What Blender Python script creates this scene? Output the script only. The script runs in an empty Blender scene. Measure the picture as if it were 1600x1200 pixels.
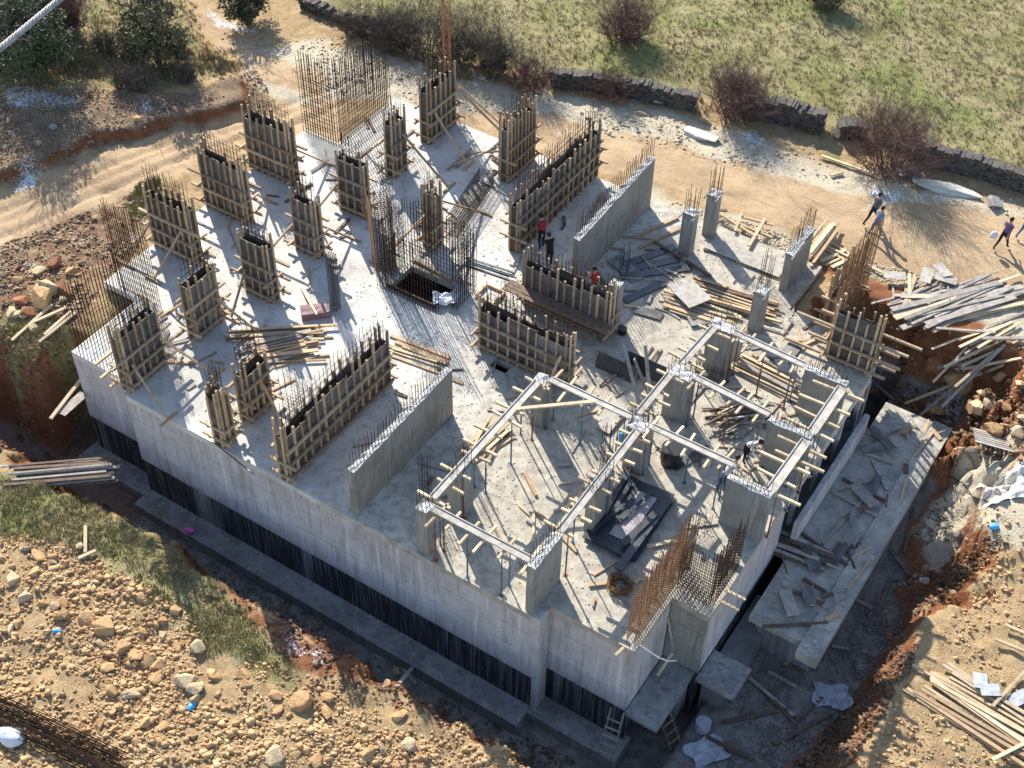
import bpy, bmesh, math, random
import numpy as np
from mathutils import Vector, Matrix
R = random.Random(7)
NR = np.random.RandomState(5)
scene = bpy.context.scene
C = scene.collection
PI = math.pi

# ---------------------------------------------------------------- camera
F, PIT, ROL, YAW, H = 2172.95, .79000631, .02544952, -.55678775, 40.0
cy_, sy_ = math.cos(YAW), math.sin(YAW)
fwd = np.array([sy_*math.cos(PIT), cy_*math.cos(PIT), -math.sin(PIT)])
rgt = np.array([cy_, -sy_, 0.0])
upv = np.cross(rgt, fwd)
RX = rgt*math.cos(ROL)+upv*math.sin(ROL)
UX = -rgt*math.sin(ROL)+upv*math.cos(ROL)
cam = bpy.data.cameras.new('camera')
co = bpy.data.objects.new('camera', cam)
C.objects.link(co)
m4 = Matrix(((RX[0], UX[0], -fwd[0], 0), (RX[1], UX[1], -fwd[1], 0), (RX[2], UX[2], -fwd[2], H), (0, 0, 0, 1)))
co.matrix_world = m4
cam.sensor_width = 36.0
cam.lens = 36.0*F/1600.0
cam.clip_start = .1
cam.clip_end = 2000
scene.camera = co
CAM = np.array([0, 0, H])

# ---------------------------------------------------------------- light
SUN_EL = math.radians(33)
SUN_DIR = Vector((-.809*math.cos(SUN_EL), .588*math.cos(SUN_EL), math.sin(SUN_EL)))   # towards the sun
w = bpy.data.worlds.new('World')
scene.world = w
w.use_nodes = True
nt = w.node_tree
nt.nodes.clear()
out = nt.nodes.new('ShaderNodeOutputWorld')
bg = nt.nodes.new('ShaderNodeBackground')
sky = nt.nodes.new('ShaderNodeTexSky')
sky.sky_type = 'NISHITA'
sky.sun_disc = False
sky.sun_elevation = SUN_EL
sky.sun_rotation = math.atan2(SUN_DIR.x, SUN_DIR.y)
sky.altitude = 900
bg.inputs[1].default_value = .15
nt.links.new(sky.outputs[0], bg.inputs[0])
nt.links.new(bg.outputs[0], out.inputs[0])
sl = bpy.data.lights.new('sun', 'SUN')
sl.energy = 5.0
sl.angle = math.radians(.5)
sl.color = (1, .955, .87)
so = bpy.data.objects.new('sun', sl)
C.objects.link(so)
so.rotation_euler = SUN_DIR.to_track_quat('Z', 'Y').to_euler()
scene.view_settings.view_transform = 'Standard'
scene.view_settings.look = 'None'
scene.view_settings.exposure = 1.08
scene.view_settings.gamma = 1
try:
    scene.cycles.max_bounces = 6
    scene.cycles.diffuse_bounces = 3
except Exception:
    pass

# ---------------------------------------------------------------- pixel helpers (photo 1600x1200) -> world
def P(px, py, z=0.0):
    d = RX*((px-800)/F)+UX*(-(py-600)/F)+fwd
    t = (z-H)/d[2]
    return Vector(CAM+d*t)

# ---------------------------------------------------------------- numpy noise
def _hash(ix, iy, s):
    n = (ix.astype(np.int64)*374761393+iy.astype(np.int64)*668265263+s*1442695041) & 0x7fffffff
    n = ((n ^ (n >> 13))*1274126177) & 0x7fffffff
    return ((n ^ (n >> 16)) & 0xffff)/65535.0
def vnoise(x, y, s=0):
    x = np.asarray(x, float); y = np.asarray(y, float)
    ix = np.floor(x); iy = np.floor(y)
    fx = x-ix; fy = y-iy
    fx = fx*fx*(3-2*fx); fy = fy*fy*(3-2*fy)
    a = _hash(ix, iy, s); b = _hash(ix+1, iy, s); c = _hash(ix, iy+1, s); d = _hash(ix+1, iy+1, s)
    return (a+(b-a)*fx)*(1-fy)+(c+(d-c)*fx)*fy
def fbm(x, y, s=0, o=4):
    v = 0; a = .5
    for k in range(o):
        v = v+a*(vnoise(x*2**k+17.3*k, y*2**k-9.1*k, s+k)-.5); a *= .55
    return v
def sstep(t):
    t = np.clip(t, 0, 1)
    return t*t*(3-2*t)
def poly_sd(x, y, poly):
    """signed distance, positive inside"""
    x = np.asarray(x, float); y = np.asarray(y, float)
    ins = np.zeros(x.shape, bool); best = np.full(x.shape, 1e18)
    n = len(poly)
    for i in range(n):
        x0, y0 = poly[i]; x1, y1 = poly[(i+1) % n]
        c = ((y0 > y) != (y1 > y))
        with np.errstate(divide='ignore', invalid='ignore'):
            xi = (x1-x0)*(y-y0)/((y1-y0) if y1 != y0 else 1e-12)+x0
        ins ^= c & (x < xi)
        dx, dy = x1-x0, y1-y0
        t = np.clip(((x-x0)*dx+(y-y0)*dy)/max(dx*dx+dy*dy, 1e-9), 0, 1)
        best = np.minimum(best, (x-x0-t*dx)**2+(y-y0-t*dy)**2)
    d = np.sqrt(best)
    return np.where(ins, d, -d)
def wp(pts, z):
    return [tuple(P(a, b, z)[:2]) for a, b in pts]

# ---------------------------------------------------------------- terrain
RECTS = [(-38.3, 22.9, -8, 25.9), (-52, 22.9, -8.0, 24.0), (-32.0, 22.9, -4.0, 36.0), (-32, 35, -4.8, 41.5), (-9.0, 36, -5.8, 45.6), (-11.2, 44.5, -6.2, 46.0)]
BANK_TL = wp([(-300, 400), (0, 268), (90, 240), (180, 210), (290, 182), (350, 166), (385, 150), (380, 120), (330, 80), (280, 0), (200, -200), (-600, -200)], .4)
ROAD_C = wp([(-200, 420), (0, 345), (200, 265), (400, 195)], -.3)
FOOT = [(-37.3, 25.2), (-33.3, 25.2), (-33.3, 24.6), (-14.1, 24.6), (-14.1, 25.3), (-10.5, 25.3), (-10.5, 28), (-9.1, 28), (-9.1, 42.8), (-10.6, 42.8), (-10.6, 44), (-13.4, 44), (-13.4, 47.4), (-37.2, 47.4), (-37.2, 42.9), (-38.9, 42.9), (-38.9, 28.9), (-37.3, 28.9)]
ROADW = wp([(-300, 410), (0, 305), (200, 240), (330, 210), (420, 180), (520, 160), (620, 160), (480, 215), (385, 205), (310, 242), (220, 286), (0, 378), (-300, 500)], -.3)
def ruts(x, y):
    a = np.array(ROAD_C[1]); b = np.array(ROAD_C[3])
    dv = (b-a)/np.linalg.norm(b-a)
    q = (x-a[0])*(-dv[1])+(y-a[1])*dv[0]+fbm(x*.25, y*.25, 61)*.8
    return np.exp(-((q-.75)/.16)**2)+np.exp(-((q+.85)/.18)**2)+.6*np.exp(-((q-.05)/.14)**2)
def ground(x, y):
    x = np.asarray(x, float); y = np.asarray(y, float)
    base = np.interp(y, [0, 14, 21.5, 28, 36, 44, 60, 80, 130], [-3.2, -2.9, -2.55, -1.3, -.8, -.3, -.2, .3, 2.5])
    right = sstep((x+7)/4)
    base = base-right*(.9*sstep((46-y)/6)+.95*sstep((41-y)/5)*sstep((y-22)/4))
    base = base+.75*sstep((-36.5-x)/2)*sstep((y-23.3)/1.5)*sstep((44-y)/8)
    base = base+.62*sstep(poly_sd(x, y, BANK_TL)/.7+.5+fbm(x*.8, y*.8, 40)*1.0)
    # ruts along the dirt road on the left
    rut = ruts(x, y)
    lft = sstep((-36-x)/4)
    base = base-.13*rut*lft
    n = fbm(x*.35, y*.35, 3)*.45+fbm(x*1.3, y*1.3, 9)*.28+fbm(x*4, y*4, 21, 3)*.12
    calm = np.maximum(sstep((y-44)/3)*.55, .8*sstep(poly_sd(x, y, ROADW)/1.2+.4))
    n = n*(1-calm)
    z = base+n
    # excavation
    d = np.full(x.shape, 99.0)
    for (x0, y0, x1, y1) in RECTS:
        dx = np.maximum(np.maximum(x0-x, x-x1), 0); dy = np.maximum(np.maximum(y0-y, y-y1), 0)
        d = np.minimum(d, np.hypot(dx, dy))
    wv = 1.3+1.7*sstep((x+6.5)/3)*sstep((y-34)/3)+.9*sstep((23-y)/.5)-.55*sstep((-34-x)/2)*sstep((y-23.5)/1)
    t = d/wv+(fbm(x*.55, y*.55, 77)*.8+fbm(x*2.1, y*2.1, 78)*.45)*sstep(d/.6)
    pit = np.where(x > -8.8, -5.3+1.4*sstep((y-34)/8), -6.45)+fbm(x*.9, y*.9, 33)*.45+fbm(x*3, y*3, 35)*.2
    pit = np.where((x > -10.5) & (x <= -8.8), np.minimum(pit, -5.7), pit)
    bm_ = sstep(t)*(1-sstep(t))*4*(d > .05)*(d < 4)
    z = np.where(d < 4.5, pit+(z-pit)*sstep(t), z)+bm_*(fbm(x*2.6, y*2.6, 81, 4)*1.1+fbm(x*.9, y*.9, 83)*.8)
    fs = poly_sd(x, y, FOOT)
    z = np.where(fs > .15, np.minimum(z, -.45), z)
    return z
def gz(x, y):
    return float(ground(np.array([x]), np.array([y]))[0])
def G(px, py, up=0.0):
    """where the pixel's ray meets the terrain"""
    d = RX*((px-800)/F)+UX*(-(py-600)/F)+fwd
    ts = (np.linspace(3, -8, 300)-H)/d[2]
    pts = CAM+d*ts[:, None]
    g = ground(pts[:, 0], pts[:, 1])
    k = np.argmax(pts[:, 2] <= g+up)
    p = pts[k]
    return Vector((p[0], p[1], float(g[k])+up))

# ---------------------------------------------------------------- materials
def mat(name, col=(.5, .5, .5), rough=.85, var=.0, scale=6.0, col2=None, bump=0.0, bscale=30.0, rnd=0.0, metal=0.0, stretch=(1, 1, 1), spec=.3, sharp=None, detail=6):
    m = bpy.data.materials.new(name)
    m.use_nodes = True
    t = m.node_tree; N = t.nodes; L = t.links
    b = N['Principled BSDF']
    b.inputs['Roughness'].default_value = rough
    b.inputs['Metallic'].default_value = metal
    b.inputs['Specular IOR Level'].default_value = spec
    b.inputs['Base Color'].default_value = (*col, 1)
    tc = N.new('ShaderNodeTexCoord')
    mp = N.new('ShaderNodeMapping'); mp.inputs['Scale'].default_value = stretch
    L.new(tc.outputs['Object'], mp.inputs[0])
    last = None
    if col2 is not None:
        nz = N.new('ShaderNodeTexNoise'); nz.inputs['Scale'].default_value = scale; nz.inputs['Detail'].default_value = detail
        nz.inputs['Roughness'].default_value = .65
        L.new(mp.outputs[0], nz.inputs['Vector'])
        rp = N.new('ShaderNodeValToRGB')
        lo, hi = sharp or (.32, .68)
        rp.color_ramp.elements[0].position = lo; rp.color_ramp.elements[0].color = (*col, 1)
        rp.color_ramp.elements[1].position = hi; rp.color_ramp.elements[1].color = (*col2, 1)
        L.new(nz.outputs[0], rp.inputs[0]); last = rp.outputs[0]
    if rnd:
        oi = N.new('ShaderNodeObjectInfo')
        mr = N.new('ShaderNodeMapRange'); mr.inputs[3].default_value = 1-rnd; mr.inputs[4].default_value = 1+rnd
        L.new(oi.outputs['Random'], mr.inputs[0])
        mx = N.new('ShaderNodeMix'); mx.data_type = 'RGBA'; mx.blend_type = 'MULTIPLY'; mx.inputs[0].default_value = 1
        if last: L.new(last, mx.inputs[6])
        else: mx.inputs[6].default_value = (*col, 1)
        L.new(mr.outputs[0], mx.inputs[7]); last = mx.outputs[2]
    if last: L.new(last, b.inputs['Base Color'])
    if bump:
        nb = N.new('ShaderNodeTexNoise'); nb.inputs['Scale'].default_value = bscale; nb.inputs['Detail'].default_value = 5
        L.new(mp.outputs[0], nb.inputs['Vector'])
        bp = N.new('ShaderNodeBump'); bp.inputs['Strength'].default_value = bump; bp.inputs['Distance'].default_value = .05
        L.new(nb.outputs[0], bp.inputs['Height']); L.new(bp.outputs[0], b.inputs['Normal'])
    return m
def mixrgb(t, fac, a, b):
    mx = t.nodes.new('ShaderNodeMix'); mx.data_type = 'RGBA'
    for s, v in ((0, fac), (6, a), (7, b)):
        if hasattr(v, 'is_output'): t.links.new(v, mx.inputs[s])
        elif s == 0: mx.inputs[0].default_value = v
        else: mx.inputs[s].default_value = (*v, 1)
    return mx.outputs[2]
def noise(t, vec, scale, detail=5, rough=.6, kind='ShaderNodeTexNoise'):
    n = t.nodes.new(kind); n.inputs['Scale'].default_value = scale
    if kind == 'ShaderNodeTexNoise':
        n.inputs['Detail'].default_value = detail; n.inputs['Roughness'].default_value = rough
    t.links.new(vec, n.inputs['Vector'])
    return n.outputs[0]
def ramp(t, v, lo, hi, a=0.0, b=1.0):
    m = t.nodes.new('ShaderNodeMapRange'); m.inputs[1].default_value = lo; m.inputs[2].default_value = hi
    m.inputs[3].default_value = a; m.inputs[4].default_value = b
    t.links.new(v, m.inputs[0]); return m.outputs[0]
def math_(t, op, a, b):
    m = t.nodes.new('ShaderNodeMath'); m.operation = op
    for i, v in enumerate((a, b)):
        if hasattr(v, 'is_output'): t.links.new(v, m.inputs[i])
        else: m.inputs[i].default_value = v
    return m.outputs[0]
def base_mat(name, rough=.9, spec=.25):
    m = bpy.data.materials.new(name); m.use_nodes = True
    t = m.node_tree; b = t.nodes['Principled BSDF']
    b.inputs['Roughness'].default_value = rough; b.inputs['Specular IOR Level'].default_value = spec
    tc = t.nodes.new('ShaderNodeTexCoord')
    return m, t, b, tc.outputs['Object']
def mapped(t, vec, sc):
    mp = t.nodes.new('ShaderNodeMapping'); mp.inputs['Scale'].default_value = sc
    t.links.new(vec, mp.inputs[0]); return mp.outputs[0]
def add_bump(t, b, h, strength=.5, dist=.05):
    bp = t.nodes.new('ShaderNodeBump'); bp.inputs['Strength'].default_value = strength; bp.inputs['Distance'].default_value = dist
    t.links.new(h, bp.inputs['Height']); t.links.new(bp.outputs[0], b.inputs['Normal'])

def slab_mat():
    m, t, b, v = base_mat('slab_concrete')
    n1 = noise(t, v, .35, 6, .62); n2 = noise(t, v, 2.2, 6, .65); n3 = noise(t, v, 14, 4, .6)
    c = mixrgb(t, ramp(t, n1, .38, .62), (.60, .57, .50), (.40, .38, .34))
    c = mixrgb(t, ramp(t, n2, .52, .68, 0, .7), c, (.29, .255, .21))
    c = mixrgb(t, ramp(t, n3, .60, .74, 0, .55), c, (.22, .19, .16))
    n4 = noise(t, v, 1.1, 7, .7)
    c = mixrgb(t, ramp(t, n4, .60, .68, 0, .5), c, (.68, .66, .60))
    sx = t.nodes.new('ShaderNodeSeparateXYZ'); t.links.new(v, sx.inputs[0])
    wig = math_(t, 'ADD', sx.outputs[0], math_(t, 'MULTIPLY', math_(t, 'SUBTRACT', n2, .5), 9.0))
    dirt = mixrgb(t, ramp(t, n2, .38, .60), (.43, .385, .295), (.275, .24, .19))
    c = mixrgb(t, ramp(t, wig, -1.0, 5.0, 0, .9), c, dirt)
    c = mixrgb(t, ramp(t, n3, .62, .72, 0, .6), c, (.16, .14, .12))
    t.links.new(c, b.inputs['Base Color'])
    add_bump(t, b, noise(t, v, 11, 6, .7), .5, .04)
    return m
def wall_mat(name, ca, cb, joint=True):
    m, t, b, v = base_mat(name)
    n1 = noise(t, v, .8, 6, .65); n2 = noise(t, mapped(t, v, (2.2, 2.2, .22)), 1.6, 5, .7); n3 = noise(t, v, 9, 5, .7)
    c = mixrgb(t, ramp(t, n1, .35, .65), ca, cb)
    c = mixrgb(t, ramp(t, n2, .50, .70, 0, .75), c, tuple(k*.55 for k in cb))
    c = mixrgb(t, ramp(t, n3, .60, .70, 0, .7), c, tuple(k*.45 for k in cb))
    n7 = noise(t, mapped(t, v, (3, 3, .16)), 1.2, 4, .6)
    c = mixrgb(t, ramp(t, n7, .56, .70, 0, .6), c, tuple(min(.75, k*1.35) for k in ca))
    if joint:
        sx = t.nodes.new('ShaderNodeSeparateXYZ'); t.links.new(v, sx.inputs[0])
        hs = math_(t, 'ADD', sx.outputs[0], sx.outputs[1])
        jx = math_(t, 'FRACT', math_(t, 'MULTIPLY', hs, .41), 0.0)
        jz = math_(t, 'FRACT', math_(t, 'MULTIPLY', math_(t, 'ADD', sx.outputs[2], .02), .82), 0.0)
        n5 = noise(t, v, 3, 3, .5)
        line = math_(t, 'MAXIMUM', math_(t, 'LESS_THAN', jx, .012), math_(t, 'LESS_THAN', jz, .035))
        hx = math_(t, 'ABSOLUTE', math_(t, 'SUBTRACT', math_(t, 'FRACT', math_(t, 'MULTIPLY', hs, 1.23), 0.0), .5), 0.0)
        hz_ = math_(t, 'ABSOLUTE', math_(t, 'SUBTRACT', math_(t, 'FRACT', math_(t, 'MULTIPLY', sx.outputs[2], 1.23), 0.0), .5), 0.0)
        hole = math_(t, 'MULTIPLY', math_(t, 'LESS_THAN', hx, .035), math_(t, 'LESS_THAN', hz_, .04))
        line = math_(t, 'MAXIMUM', math_(t, 'MULTIPLY', line, ramp(t, n5, .40, .62, 0, .75)), math_(t, 'MULTIPLY', hole, .7))
        c = mixrgb(t, line, c, tuple(k*.42 for k in cb))
    t.links.new(c, b.inputs['Base Color'])
    add_bump(t, b, noise(t, v, 7, 6, .7), .35, .03)
    return m
def bitumen_mat():
    m, t, b, v = base_mat('bitumen_coat', .7, .4)
    n = noise(t, mapped(t, v, (5.5, 5.5, .12)), 1.5, 5, .7)
    n2 = noise(t, mapped(t, v, (16, 16, .25)), 1.3, 4, .7)
    c = mixrgb(t, ramp(t, n, .50, .66, 0, .8), (.014, .014, .016), (.17, .17, .175))
    c = mixrgb(t, ramp(t, n2, .54, .70, 0, .7), c, (.34, .335, .33))
    n3 = noise(t, mapped(t, v, (.35, .35, .02)), 1.5, 3, .5)
    c = mixrgb(t, math_(t, 'MULTIPLY', ramp(t, n3, .60, .66, 0, .8), ramp(t, n2, .40, .55, .3, 1)), c, (.33, .31, .30))
    n4 = noise(t, v, 2.5, 5, .7)
    c = mixrgb(t, ramp(t, n4, .60, .72, 0, .45), c, (.22, .18, .15))
    t.links.new(c, b.inputs['Base Color'])
    return m
M = {}
M['slab'] = slab_mat()
M['facade'] = wall_mat('facade_concrete', (.50, .455, .435), (.38, .34, .32))
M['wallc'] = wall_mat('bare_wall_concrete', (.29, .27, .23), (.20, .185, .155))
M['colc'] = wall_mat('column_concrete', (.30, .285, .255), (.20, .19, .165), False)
M['footing'] = wall_mat('footing_concrete', (.31, .29, .27), (.17, .155, .14), False)
M['terrace'] = wall_mat('terrace_concrete', (.44, .405, .335), (.23, .21, .18), False)
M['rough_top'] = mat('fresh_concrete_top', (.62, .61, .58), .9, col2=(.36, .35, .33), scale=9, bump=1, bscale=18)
M['bitumen'] = bitumen_mat()
M['dark_in'] = mat('unlit_interior', (.05, .048, .046), .9, col2=(.09, .085, .08), scale=2)  # shade of the open lower storey is put into this near-black colour
WS = (1.5, 1.5, 14)
M['wood'] = mat('sawn_timber', (.50, .345, .20), .75, col2=(.36, .235, .13), scale=3.5, rnd=.28, stretch=(2, 2, 2), bump=.2)
M['woodp'] = mat('pale_plank', (.58, .46, .29), .75, col2=(.42, .31, .19), scale=4, rnd=.3, bump=.2)
M['woodg'] = mat('weathered_plank', (.36, .32, .28), .85, col2=(.22, .185, .15), scale=5, rnd=.3, bump=.3)
M['woodd'] = mat('dark_wet_timber', (.17, .115, .075), .8, col2=(.09, .06, .042), scale=5, rnd=.3, bump=.3)
M['stud'] = mat('formwork_timber', (.50, .36, .22), .8, col2=(.30, .205, .12), scale=4, rnd=.3, bump=.2)
M['studg'] = mat('weathered_form_timber', (.36, .275, .19), .85, col2=(.20, .145, .095), scale=4, rnd=.3, bump=.2)
M['plyg'] = mat('grey_form_board', (.23, .215, .19), .8, col2=(.10, .09, .08), scale=2.2, rnd=.25, sharp=(.38, .7))
M['beamboard'] = mat('beam_board', (.46, .42, .36), .8, col2=(.26, .235, .20), scale=4, rnd=.12, bump=.3)
M['ply'] = mat('dark_form_panel', (.075, .068, .062), .6, col2=(.20, .185, .165), scale=1.7, rnd=.25, sharp=(.42, .78))
M['plyblack'] = mat('black_film_plywood', (.018, .02, .025), .38, col2=(.05, .055, .06), scale=3, rnd=.3, spec=.5)
M['plygloss'] = mat('shiny_panel_face', (.42, .38, .36), .22, col2=(.24, .21, .2), scale=3, spec=.6)
M['rebar'] = mat('rusty_rebar', (.058, .036, .023), .9, col2=(.034, .023, .017), scale=6, rnd=.15, spec=.1)
M['rebaro'] = mat('orange_rusty_rebar', (.25, .125, .050), .75, col2=(.085, .045, .022), scale=7)
M['blue'] = mat('blue_painted_steel', (.045, .13, .24), .5, col2=(.11, .13, .15), scale=7, rnd=.2)
M['redst'] = mat('red_primer_steel', (.24, .07, .045), .6, col2=(.11, .05, .04), scale=7, rnd=.2)
M['greyst'] = mat('grey_steel', (.17, .18, .19), .5, col2=(.10, .09, .085), scale=7, rnd=.2, metal=.3)
M['orange'] = mat('orange_mast_paint', (.36, .155, .065), .6, col2=(.20, .085, .04), scale=5)
M['galv'] = mat('wire_rope_steel', (.36, .34, .31), .4, metal=.7, col2=(.18, .17, .16), scale=30)
M['debris'] = mat('slab_crumbs', (.42, .37, .30), .9, col2=(.20, .165, .125), scale=2.5, sharp=(.35, .65))
M['white'] = mat('white_sheet', (.72, .72, .74), .5, col2=(.50, .51, .55), scale=5, bump=.5, bscale=5)
M['tarp'] = mat('grey_white_tarp', (.46, .47, .49), .7, col2=(.25, .26, .28), scale=4, bump=.6, bscale=5)
M['black'] = mat('black_plastic', (.02, .02, .022), .4)
M['pink'] = mat('pink_foam', (.30, .205, .20), .85, col2=(.20, .11, .11), scale=7)
M['cyan'] = mat('blue_plastic', (.05, .25, .52), .4, col2=(.10, .40, .62), scale=5)
M['magenta'] = mat('pink_plastic', (.75, .12, .48), .5)
def ROCK(n, a, b_, s=3):
    return mat(n, a, .92, col2=b_, scale=s, bump=1, bscale=9, rnd=.2)
M['rock_o'] = ROCK('ochre_rock', (.60, .375, .18), (.36, .205, .092))
M['rock_p'] = ROCK('pale_rock', (.62, .47, .29), (.40, .285, .16))
M['rock_g'] = ROCK('grey_rock', (.36, .34, .31), (.20, .19, .17))
M['rock_r'] = ROCK('red_rock', (.35, .145, .065), (.18, .075, .04))
M['rock_w'] = ROCK('white_rock', (.60, .56, .49), (.40, .37, .31))
M['drystone'] = mat('dry_stone', (.14, .12, .10), .95, col2=(.05, .043, .037), scale=5, bump=1, bscale=8)
M['gravel'] = mat('gravel_stone', (.60, .40, .205), .95, col2=(.29, .165, .08), scale=.9, sharp=(.3, .7))
M['gravelg'] = mat('pale_gravel_stone', (.60, .51, .37), .95, col2=(.36, .28, .19), scale=.9)
M['gravelb'] = mat('brown_gravel_stone', (.42, .30, .18), .95, col2=(.17, .105, .07), scale=.7, sharp=(.35, .65))
M['mudstone'] = mat('dusty_pit_stone', (.24, .21, .175), .95, col2=(.12, .095, .075), scale=.9)
M['twig'] = mat('red_brown_twig', (.19, .105, .085), .9, col2=(.075, .048, .04), scale=2)
M['twigg'] = mat('grey_twig', (.14, .115, .09), .9, col2=(.075, .06, .048), scale=2)
M['bark'] = mat('bark', (.12, .09, .065), .95, col2=(.06, .045, .035), scale=8, bump=.8)
M['leafd'] = mat('dark_leaf', (.052, .066, .032), .7, col2=(.10, .108, .052), scale=1.4, sharp=(.35, .65))
M['leafo'] = mat('olive_leaf', (.085, .082, .038), .7, col2=(.15, .135, .062), scale=1.4, sharp=(.35, .65))
M['leafr'] = mat('rust_leaf', (.16, .085, .05), .8, col2=(.25, .15, .09), scale=1.4)
M['grass'] = mat('grass_blades', (.22, .20, .075), .85, col2=(.42, .34, .18), scale=.35, sharp=(.40, .60), detail=8)
M['skin'] = mat('skin', (.42, .25, .17), .6)
M['hair'] = mat('dark_hair', (.018, .014, .012), .6)
for n, c in dict(jred=(.45, .03, .04), jblack=(.018, .018, .022), jgrey=(.12, .13, .12), jwhite=(.60, .58, .54), jblue=(.20, .26, .36), jplum=(.16, .10, .17), tblack=(.015, .015, .017), tblue=(.035, .07, .18), tgrey=(.07, .07, .075), tden=(.09, .14, .22), shoe=(.03, .026, .024)).items():
    M[n] = mat('cloth_'+n, c, .85, col2=tuple(k*.7 for k in c), scale=9)

def ground_mat():
    m, t, b, v = base_mat('ground_soil', .95, .15)
    aA = t.nodes.new('ShaderNodeVertexColor'); aA.layer_name = 'maskA'
    aB = t.nodes.new('ShaderNodeVertexColor'); aB.layer_name = 'maskB'
    sA = t.nodes.new('ShaderNodeSeparateColor'); t.links.new(aA.outputs[0], sA.inputs[0])
    sB = t.nodes.new('ShaderNodeSeparateColor'); t.links.new(aB.outputs[0], sB.inputs[0])
    nb = noise(t, v, .45, 6, .65); nm = noise(t, v, 2.2, 7, .7); nf = noise(t, v, 9, 6, .72); nff = noise(t, v, 26, 3, .6)
    def edge(mask, n, k=.9):
        return ramp(t, math_(t, 'ADD', mask, math_(t, 'MULTIPLY', math_(t, 'SUBTRACT', n, .5), k)), .36, .64)
    soil = mixrgb(t, ramp(t, nm, .35, .65), (.50, .355, .185), (.30, .19, .095))
    soil = mixrgb(t, ramp(t, nff, .52, .70, 0, .75), soil, (.56, .43, .27))
    soil = mixrgb(t, ramp(t, nf, .57, .70, 0, .7), soil, (.15, .085, .045))
    grass = mixrgb(t, ramp(t, nb, .42, .58), (.215, .20, .072), (.345, .29, .145))
    grass = mixrgb(t, ramp(t, nf, .53, .68, 0, .6), grass, (.17, .135, .07))
    grass = mixrgb(t, ramp(t, nff, .54, .70, 0, .7), grass, (.47, .39, .22))
    n6 = noise(t, v, .18, 4, .6)
    n8 = noise(t, mapped(t, v, (1, 2.2, 1)), 1.3, 7, .75)
    grass = mixrgb(t, ramp(t, n8, .52, .64, 0, .6), grass, (.20, .15, .085))
    grass = mixrgb(t, ramp(t, n6, .53, .62, 0, .55), grass, (.20, .245, .065))
    road = mixrgb(t, ramp(t, nb, .36, .62), (.56, .40, .235), (.42, .285, .165))
    st = noise(t, mapped(t, v, (.35, 2.0, 1)), 1.6, 6, .7)
    road = mixrgb(t, ramp(t, st, .53, .68, 0, .7), road, (.29, .18, .10))
    road = mixrgb(t, ramp(t, nff, .58, .72, 0, .55), road, (.60, .50, .36))
    red = mixrgb(t, ramp(t, nm, .36, .64), (.30, .125, .052), (.16, .065, .034))
    red = mixrgb(t, ramp(t, nf, .56, .70, 0, .6), red, (.42, .235, .12))
    grav = mixrgb(t, ramp(t, nff, .40, .62), (.46, .38, .26), (.70, .62, .47))
    grav = mixrgb(t, ramp(t, nm, .54, .68, 0, .7), grav, (.42, .31, .19))
    grav = mixrgb(t, ramp(t, nf, .60, .70, 0, .6), grav, (.15, .115, .08))
    brn = mixrgb(t, ramp(t, nm, .40, .62), (.27, .19, .115), (.155, .095, .062))
    brn = mixrgb(t, ramp(t, nff, .50, .68, 0, .75), brn, (.46, .36, .235))
    c = mixrgb(t, edge(sB.outputs[2], nm), soil, brn)
    c = mixrgb(t, edge(sA.outputs[2], nm), c, red)
    c = mixrgb(t, edge(sB.outputs[0], nm), c, grav)
    c = mixrgb(t, edge(sA.outputs[0], nm, 1.3), c, grass)
    c = mixrgb(t, edge(sA.outputs[1], nm, .6), c, road)
    mud = mixrgb(t, ramp(t, nm, .38, .62), (.33, .30, .26), (.18, .145, .115))
    mud = mixrgb(t, ramp(t, nff, .54, .70, 0, .7), mud, (.40, .37, .32))
    c = mixrgb(t, edge(aA.outputs['Alpha'], nm, .6), c, mud)
    c = mixrgb(t, ramp(t, math_(t, 'MULTIPLY', sB.outputs[1], nf), .43, .48), c, (.74, .75, .78))
    t.links.new(c, b.inputs['Base Color'])
    hh = math_(t, 'ADD', math_(t, 'MULTIPLY', nf, .7), math_(t, 'MULTIPLY', nff, .5))
    add_bump(t, b, hh, .9, .16)
    return m

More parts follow.
